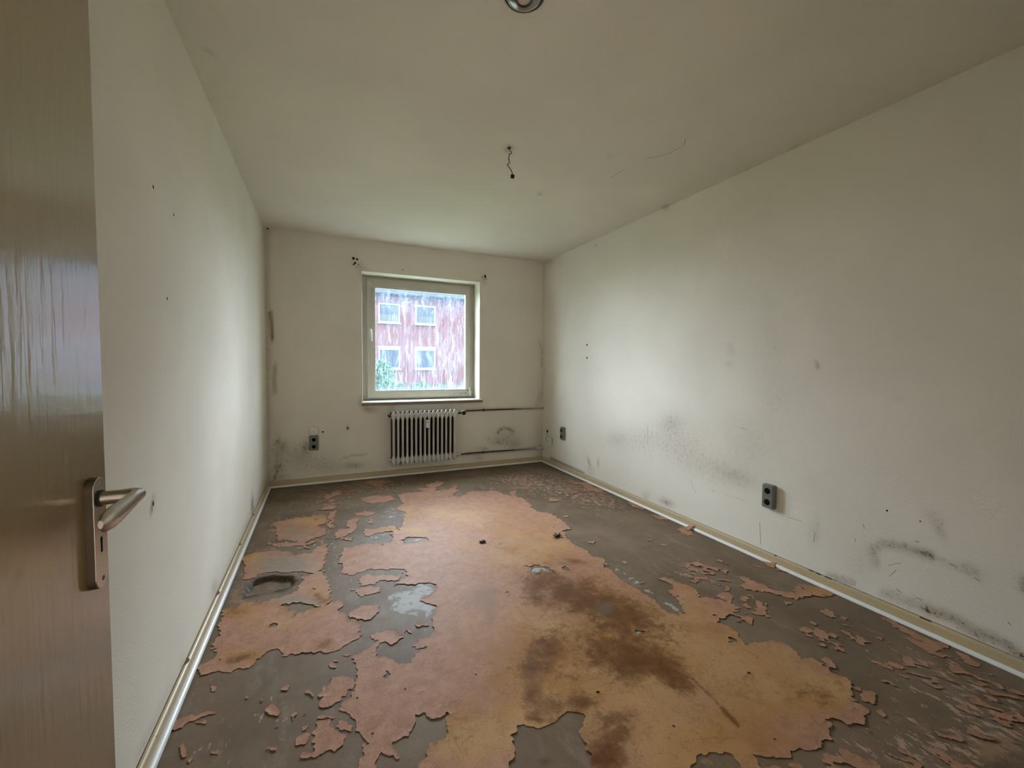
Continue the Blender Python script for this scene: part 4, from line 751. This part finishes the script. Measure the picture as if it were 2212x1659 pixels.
# fine scratches and torn seams in the wall covering
M_scr = plain('scratched_plaster', (.36, .31, .24), .9, .05, var=.3)
def scratch(pts, w):
    w *= .75
    q = [on(0, W, *p) for p in pts]; m = MB()
    for a, b in zip(q[:-1], q[1:]):
        d = (b - a); d /= np.linalg.norm(d); n = np.array([0, -d[2], d[1]]) * w / 2; o = np.array([-.0010, 0, 0])
        m.add([a - n, a + n, b + n, b - n, a + o, b + o], [(0, 1, 4), (1, 2, 5, 4), (2, 3, 5), (3, 0, 4, 5)])
    m.build('scratch', M_scr, wall_right)
for pts, w in (([(1492, 1035), (1497, 1050), (1503, 1067)], .003), ([(1537, 1058), (1546, 1061)], .004), ([(1556, 1064), (1580, 1072), (1612, 1083)], .002), ([(1700, 1117), (1733, 1126)], .003), ([(1399, 915), (1399, 960)], .003), ([(1641, 1128), (1643, 1176)], .003), ([(1918, 1222), (1934, 1217), (1946, 1216)], .003), ([(1920, 1245), (1936, 1231)], .003), ([(2050, 1218), (2058, 1220), (2067, 1225)], .006), ([(2105, 1247), (2116, 1256)], .005), ([(1600, 924), (1611, 928)], .004), ([(1976, 1169), (1986, 1171)], .005), ([(1864, 1132), (1867, 1143)], .004), ([(1936, 1272), (1948, 1281)], .005), ([(1978, 1290), (1992, 1297)], .006), ([(2177, 1343), (2184, 1351)], .005), ([(1760, 1150), (1757, 1172)], .003), ([(1847, 1163), (1848, 1171)], .004)): scratch(pts, w)

# small holes knocked in the plaster
def hole(parent, axis, x, y, r, elong=1.0):
    if axis == 'R': c = on(0, W, x, y); d = Vector((-1, 0, 0))
    elif axis == 'B': c = on(1, 0, x, y); d = Vector((0, -1, 0))
    elif axis == 'L': c = on(0, 0, x, y); d = Vector((1, 0, 0))
    m = MB().lathe((0, 0, 0), d, [(0, .0009), (r * .7, .0009), (r, .0004), (r * 1.1, .0001)], 9)
    m.v = [(p[0] + c[0], p[1] + c[1], p[2] * elong + c[2]) for p in m.v]
    m.build('plaster_hole', M_gap, parent)
for x, y, r, e_ in ((1268, 745, .010, 1), (1268, 773, .010, 1), (1288, 529, .006, 1), (1916, 1103, .004, 1.2), (1988, 1126, .004, .7)): hole(wall_right, 'R', x, y, r, e_)
for x, y, r, e_ in ((763.5, 558, .013, 1), (771.5, 560, .010, 1.1), (767, 568, .011, 1), (764, 571, .008, 1.1), (775, 571, .005, 1), (1048, 597, .012, 1.5), (1050, 602, .006, 1), (1043, 598, .006, 1), (1040, 599, .004, 1), (1045, 603, .005, 1), (870, 583, .006, 1), (578.6, 494, .008, .9), (697, 933, .008, 1), (751, 925, .006, 2.6)): hole(wall_back, 'B', x, y, r, e_)
for x, y, r, e_ in ((331, 1088, .005, 1.6), (331, 404, .005, 1.3), (375, 464, .004, 1.3), (361, 645, .004, 1.5)): hole(wall_left, 'L', x, y, r, e_)

# ------------------------------------------------------------------ ceiling fittings
lp = on(2, H, 1132, -14.5); lamp = thing('ceiling_lamp', 'small round clear glass ceiling lamp with brown rim', 'lamp', lp)
MB().lathe((lp[0], lp[1], H), (0, 0, -1), [(.030, .0003), (.070, .0003), (.0735, .004), (.0725, .008), (.067, .010), (.066, .004)], 48).build('rim', M_brass, lamp, smooth=True)
MB().lathe((lp[0], lp[1], H), (0, 0, -1), [(.066, .004), (.060, .014), (.046, .021), (.028, .024), (.027, .021), (.045, .018), (.058, .011), (.063, .004)], 48).build('glass_shade', M_lampglass, lamp, smooth=True)
MB().lathe((lp[0], lp[1], H), (0, 0, -1), [(.0285, .019), (.0295, .024), (.026, .027), (.0225, .025), (.0225, .02)], 40).build('inner_ring', M_brass, lamp, smooth=True)
MB().lathe((lp[0], lp[1], H), (0, 0, -1), [(0, .023), (.022, .022), (.0226, .0003)], 32).build('centre_cap', M_yel, lamp, smooth=True)
wp = on(2, H, 1100, 319); cab = thing('hanging_cable', 'short twisted lamp cable with black connector hanging from the ceiling', 'cable', wp)
at = lambda x, y: tuple(on(1, wp[1], x, y))
c1 = [at(*p) for p in ((1100, 319), (1101.5, 326), (1105, 328.5), (1105.5, 331), (1103, 333), (1100, 332), (1099.5, 336), (1099, 342), (1100, 347), (1099.5, 352), (1096.5, 355.5), (1096.5, 357), (1099, 361), (1103, 366), (1105, 369), (1106, 374), (1107, 378))]
c2 = [(p[0] + .004 * math.sin(k * 2.1), p[1] + .004 * math.cos(k * 2.1), p[2]) for k, p in enumerate(c1[5:])]
MB().tube(c1, .0024, 8).build('cable_core', M_cable, cab, smooth=True)
MB().tube(c2, .0020, 8).build('cable_core', M_cable, cab, smooth=True)
cc = at(1107, 381)
bm_ = MB().box(cc[0] - .010, cc[0] + .010, cc[1] - .008, cc[1] + .008, cc[2] - .011, cc[2] + .010).build('connector_block', M_black, cab, bevel=.003)
for s in (-1, 1): MB().cyl((cc[0] + s * .005, cc[1] - .008, cc[2]), (cc[0] + s * .005, cc[1] - .0105, cc[2]), .0032, 10).build('terminal_screw', M_dark, cab)
MB().lathe((wp[0], wp[1], H), (0, 0, -1), [(.012, .0002), (.009, .004), (.004, .010), (0, .012)], 12).build('ceiling_hook', M_dark, cab, smooth=True)

# ------------------------------------------------------------------ open door at the left
DF, DE, DW = .170, -3.745, .862
door = MB(); ys = lin((DE - DW, DE, .02)); zs = lin((.008, 1.985, .02))
P = []; F = []
for y in ys:
    for z in zs: P.append((DF, y, z))
nz_ = len(zs)
for i in range(len(ys) - 1):
    for j in range(nz_ - 1): F.append((i * nz_ + j, (i + 1) * nz_ + j, (i + 1) * nz_ + j + 1, i * nz_ + j + 1))
o = len(P); P += [(DF, DE - DW, .008), (DF, DE, .008), (DF, DE, 1.985), (DF, DE - DW, 1.985), (DF - .04, DE - DW, .008), (DF - .04, DE, .008), (DF - .04, DE, 1.985), (DF - .04, DE - DW, 1.985)]
F += [(o + 4, o + 7, o + 6, o + 5), (o, o + 4, o + 5, o + 1), (o + 1, o + 5, o + 6, o + 2), (o + 2, o + 6, o + 7, o + 3), (o + 3, o + 7, o + 4, o)]
A = np.array(P); dpx, dpy = pix(A)
dg = stains(dpx, dpy, [('e', 41, 1187, 2.6, 6, 1.4), ('e', 16, 1240, 8, 16, .55), ('e', 40, 1247, 4, 10, .6), ('e', 38, 1252, 3, 3, 1.2), ('e', 130, 1632, 12, 3, .8, -40), ('e', 130, 1125, 50, 26, .18), ('l', [(60, 1072), (90, 1068)], 1.5, .25), ('e', 8, 1033, 5, 1.5, .6), ('e', 53, 705, 3, 4, .5), ('e', 157, 366, 2, 3, .6)])  # small marks, plus a soft darker patch just left of the handle plate
dob = grid_obj('door_1', A, F, M_door, attrs={'grime': dg}, smooth=False); tag(dob, kind='structure')
hc = Vector((DF, -3.7945, 1.008))                                  # spindle
hnd = bpy.data.objects.new('door_handle', None); col.objects.link(hnd); hnd.parent = dob; hnd.location = hc
hnd['label'] = 'brushed metal lever handle on a long keyhole plate'
M_i = lambda: None
def hpart(mb, name, mat, **k):
    ob = mb.build(name, mat, None, **k); ob.parent = hnd; ob.matrix_parent_inverse = Matrix.Translation(-hc); return ob
pz0, pz1, pw = .868, 1.0415, .0395
ol = [(u, v) for u, v in rrect(pw, pz1 - pz0, .0185, 8)]; pcz = (pz0 + pz1) / 2; n = len(ol)
fnd = lambda u, v, d: (DF + d, hc.y - .001 + u, pcz + v)
hpart(MB().prism(ol, .0002, .0100, fnd), 'plate_edge', M_edge)  # edge metal darker than the plate face
hpart(MB().prism([(u * .97, v * .992) for u, v in ol], .0095, .0112, fnd), 'plate_face', M_nickel, bevel=.0006)
hpart(MB().cyl((DF + .0105, hc.y, hc.z), (DF + .0140, hc.y, hc.z), .0128, 24), 'collar', M_black, smooth=True)
# lever: neck leaves the door, sweeps round, grip runs back along the leaf towards the hinges
path = [(.0130, 0, 0), (.024, 0, 0), (.040, 0, .0005), (.050, .0005, .0010), (.058, -.004, .0015), (.061, -.014, .001), (.060, -.030, -.001), (.058, -.048, -.003), (.056, -.066, -.005), (.0545, -.088, -.006), (.054, -.108, -.006), (.054, -.119, -.0055)]
rad_n = [.0108, .0106, .0106, .0108, .0106, .0102, .0104, .0114, .0124, .0128, .0108, .0045]
lm = MB(); pts = [Vector((DF + a, hc.y + b, hc.z + c)) for a, b, c in path]
lm.tube(pts, rad_n, 20)
# flatten the grip slightly so it reads as a blade
lm.v = [(p[0], p[1], p[2]) if p[1] > hc.y - .012 else (DF + .057 + (p[0] - DF - .057) * .62, p[1], hc.z - .004 + (p[2] - hc.z + .004) * 1.25) for p in lm.v]
hpart(lm, 'lever', M_nickel, smooth=True)
kz = hc.z - .072
kh = [(.0032 * math.cos(a), .008 + .0042 * math.sin(a)) for a in np.linspace(-.6, math.pi + .6, 12)] + [(-.0024, -.012), (.0024, -.012)]
fnk = lambda u, v, d: (DF + d + .0024, hc.y + u, kz + v)
hpart(MB().prism(kh, .0086, .0091, fnk), 'keyhole', M_hole)
hpart(MB().lathe((DF + .0111, hc.y + .002, pz0 + .014), (1, 0, 0), [(0, .0006), (.0034, .0006), (.0042, .0001)], 14), 'plate_screw', M_edge)
hpart(MB().lathe((DF + .0111, hc.y + .002, pz1 - .012), (1, 0, 0), [(0, .0006), (.0034, .0006), (.0042, .0001)], 14), 'plate_screw', M_nickel)
for z in (.25, 1.75):
    MB().cyl((DF + .004, DE - DW - .006, z), (DF + .004, DE - DW - .006, z + .09), .008, 14).build('hinge', M_nickel, dob, smooth=True)

# ------------------------------------------------------------------ loose bits on the floor
p0 = on(2, .003, 1042, 1171)
st_ = MB().lathe((0, 0, 0), (0, 0, 1), [(0, 0), (.016, .001), (.022, .005), (.018, .010), (.006, .013), (0, .0135)], 14)
st_.v = [(p0[0] + p[0] * 1.15, p0[1] + p[1] * .8 + .002 * math.sin(p[0] * 300), .0035 + p[2]) for p in st_.v]
tag(st_.build('pebble', M_dark, smooth=True, loc=(p0[0], p0[1], .0035)), 'small dark flat pebble lying on the tan painted floor', 'debris')
p0 = on(2, .003, 1206, 1160); tf = thing('debris_tuft', 'small black torn tuft at the edge of the tan paint', 'debris', (p0[0], p0[1], .003))
tfm = MB(); r_ = random.Random(8)
for k in range(12):
    a = r_.random() * 6.28; L = .018 + r_.random() * .03; x, y = p0[0] + r_.uniform(-.02, .02), p0[1] + r_.uniform(-.015, .015)
    tfm.tube([(x, y, .0045), (x + .5 * L * math.cos(a), y + .5 * L * math.sin(a), .010 + .012 * r_.random()), (x + L * math.cos(a), y + L * math.sin(a), .006 + .012 * r_.random())], [.004, .0035, .001], 5)
tfm.build('fibres', M_black, tf)
# curled flakes standing against the right skirting
def curl_flake(px, py, L, wd, h, label, ang):
    c = on(2, .003, px, py); m = MB(); N = 8; a = math.radians(ang); ca, sa = math.cos(a), math.sin(a); vs = []
    for s in (-1, 1):
        for t in range(N + 1):
            u = t / N; x = u * L; z = .004 + h * (u ** 2.2); w = wd * (1 - .55 * u) * (1 + .25 * math.sin(9 * u + s))
            for dz in (0, .0014): vs.append((c[0] + x * ca - s * w / 2 * sa, c[1] + x * sa + s * w / 2 * ca, z + dz))
    M2 = (N + 1) * 2; fs = []
    for t in range(N):
        a0, a1 = t * 2, t * 2 + 2
        fs += [(a0, a1, M2 + a1, M2 + a0), (a0 + 1, M2 + a0 + 1, M2 + a1 + 1, a1 + 1), (a0, a0 + 1, a1 + 1, a1), (M2 + a0, M2 + a1, M2 + a1 + 1, M2 + a0 + 1)]
    fs += [(0, M2, M2 + 1, 1), (N * 2, N * 2 + 1, M2 + N * 2 + 1, M2 + N * 2)]
    m.add(vs, fs); o = m.build('loose_paint_flake', M_paint, smooth=False, loc=(c[0], c[1], .004))
    tag(o, label, 'paint flake', 'loose curled paint flakes')
curl_flake(1478, 1142, .075, .07, .035, 'pink paint flake curling up against the white strip below the far side socket', -20)
curl_flake(1655, 1220, .06, .09, .028, 'pink paint flake curled up at the white strip below the near side socket', -15)
curl_flake(1283, 1045, .07, .08, .02, 'pink paint flake lifted by the white strip close to the far corner', -20)

# ------------------------------------------------------------------ outdoors: lawn, hedge, bush and the brick house opposite
def brick_mat():
    m = NT('weathered_red_brick', .85, .2); n = m.n; b = n.new('ShaderNodeTexBrick'); m.l.new(m.map(m.pos(), (1, 1, 1), (math.radians(90), 0, 0)), b.inputs['Vector'])
    b.inputs['Scale'].default_value = 4.0; b.inputs['Color1'].default_value = (.026, .0056, .0044, 1); b.inputs['Color2'].default_value = (.020, .0045, .0036, 1); b.inputs['Mortar'].default_value = (.018, .009, .008, 1); b.inputs['Mortar Size'].default_value = .012
    m.color(b.outputs[0]); return m.m
M_brick = brick_mat()
M_roof = plain('grey_roof_tiles', (.009, .011, .015), .95, .02, var=.2, scale=3)
M_hw = plain('house_window_white', (.055, .055, .055), .6, .15)
M_hg = plain('house_window_glass', (.0045, .006, .009), .5, .1)
M_cur = plain('pale_curtain', (.020, .022, .021), .8, .05)
M_green = plain('hedge_leaves', (.010, .024, .005), .8, .05, var=.5, scale=6)
M_lawn = plain('lawn_grass', (.055, .068, .03), .85, .1, var=.3, scale=4)
GZ = -.9; HYY = 21.0
lawn = MB().box(-30, 36, T + .05, 60, GZ - .2, GZ).build('ground_lawn', M_lawn); tag(lawn, kind='structure')
def hz(x, y): return on(1, HYY, x, y)
cols = []
a = hz(817, 654); b = hz(865, 699); c = hz(897, 658); d = hz(940, 702); e2 = hz(818, 752); f2 = hz(865, 797)
wW = .5 * ((b[0] - a[0]) + (d[0] - c[0])); pitX = c[0] - a[0]; topz = .5 * (a[2] + c[2]); botz = .5 * (b[2] + d[2]); lt, lb = e2[2], f2[2]
eav = hz(900, 640)[2]
house = thing('brick_house', 'long red brick house with white windows across the lawn', 'house', (a[0] + 2, HYY, GZ))
xs = [a[0] + pitX * k for k in range(-4, 4) if k != 2]; hx0, hx1 = xs[0] - 1.5, xs[-1] + wW + 1.5  # unseen house ends placed so low sky brightens both side walls
wins = []
for k, x in enumerate(xs):
    for zb_, zt_ in ((botz, topz), (lb, lt)): wins.append((x, x + wW, zb_, zt_))
# facade with real openings
fx = sorted(set([hx0, hx1] + [v for w_ in wins for v in w_[:2]])); fz = sorted(set([GZ, eav] + [v for w_ in wins for v in w_[2:]]))
fm = MB()
for i in range(len(fx) - 1):
    for j in range(len(fz) - 1):
        cx, cz = .5 * (fx[i] + fx[i + 1]), .5 * (fz[j] + fz[j + 1])
        if any(w_[0] < cx < w_[1] and w_[2] < cz < w_[3] for w_ in wins): continue
        fm.add([(fx[i], HYY, fz[j]), (fx[i + 1], HYY, fz[j]), (fx[i + 1], HYY, fz[j + 1]), (fx[i], HYY, fz[j + 1])], [(0, 1, 2, 3)])
fm.add([(hx0, HYY, GZ), (hx0, HYY + 9, GZ), (hx0, HYY + 9, eav), (hx0, HYY, eav), (hx1, HYY, GZ), (hx1, HYY + 9, GZ), (hx1, HYY + 9, eav), (hx1, HYY, eav)], [(0, 1, 2, 3), (4, 5, 6, 7), (1, 5, 6, 2)])
fm.build('brick_wall', M_brick, house)
MB().prism([(-.45, eav), (9.45, eav), (4.5, eav + 3.6)], hx0 - .3, hx1 + .3, lambda u, v, q: (q, HYY + u, v)).build('roof', M_roof, house)
MB().box(hx0 - .3, hx1 + .3, HYY - .52, HYY - .42, eav - .06, eav + .02).build('gutter', M_roof, house)
for k, (x0, x1, z0, z1) in enumerate(wins):
    m = MB(); t_ = .09
    for q in ((x0, x1, z0, z0 + t_), (x0, x1, z1 - t_, z1), (x0, x0 + t_, z0 + t_, z1 - t_), (x1 - t_, x1, z0 + t_, z1 - t_)): m.box(q[0], q[1], HYY + .02, HYY + .12, q[2], q[3])
    fo = m.build('window', M_hw, house)
    MB().box(x0 + t_, x1 - t_, HYY + .07, HYY + .09, z0 + t_, z1 - t_).build('pane', M_hg, fo)
    MB().box(x0 - .06, x1 + .06, HYY - .10, HYY + .02, z0 - .06, z0).build('sill', M_hw, fo)
    if k % 2 == 0: MB().box(x0 + t_, x1 - t_, HYY + .055, HYY + .068, z0 + t_, z0 + .5).build('curtain', M_cur, fo)
    else: MB().box(x0 - .02, x1 + .02, HYY - .02, HYY + .02, z1, z1 + .14).build('shutter_box', M_hw, fo)
def leaves(name, cx, cy, cz, rx, ry, rz_, nleaf, seed, label, cat, ls=.10):
    r = random.Random(seed); t = thing(name, label, cat, (cx, cy, GZ)); m = MB()
    for k in range(nleaf):
        while True:
            p = Vector((r.uniform(-1, 1), r.uniform(-1, 1), r.uniform(-1, 1)))
            if .35 < p.length < 1: break
        q = Vector((cx + p.x * rx, cy + p.y * ry, max(GZ + .02, cz + p.z * rz_))); s = ls * r.uniform(.6, 1.3)
        u = Vector((r.uniform(-1, 1), r.uniform(-1, 1), r.uniform(-1, 1))).normalized(); v = u.orthogonal().normalized()
        m.add([q - u * s, q + v * s * .5, q + u * s, q - v * s * .5], [(0, 1, 2, 3)])
    m.build('foliage', M_green, t)
    MB().cyl((cx, cy, GZ), (cx, cy, cz), .06, 8, .03).build('trunk', M_brownwood, t)
g0 = on(1, 19.8, 860, 838)
for k in range(9):
    xx = g0[0] - 4.5 + k * 1.45
    leaves('hedge_shrub', xx, 19.8, GZ + .5, .69, .5, .62 + .12 * math.sin(k * 2.3), 420, 100 + k, 'low green shrub in the hedge row before the brick house', 'shrub')
bsh = on(1, 17.5, 826, 800); leaves('garden_bush', bsh[0], 17.5, .35, .62, .6, 1.1, 900, 7, 'tall pale green bush in front of the lower house window', 'bush', .12)
for o_ in bpy.data.objects:
    if o_.name.startswith('hedge_shrub'): o_['group'] = 'hedge shrubs across the lawn'
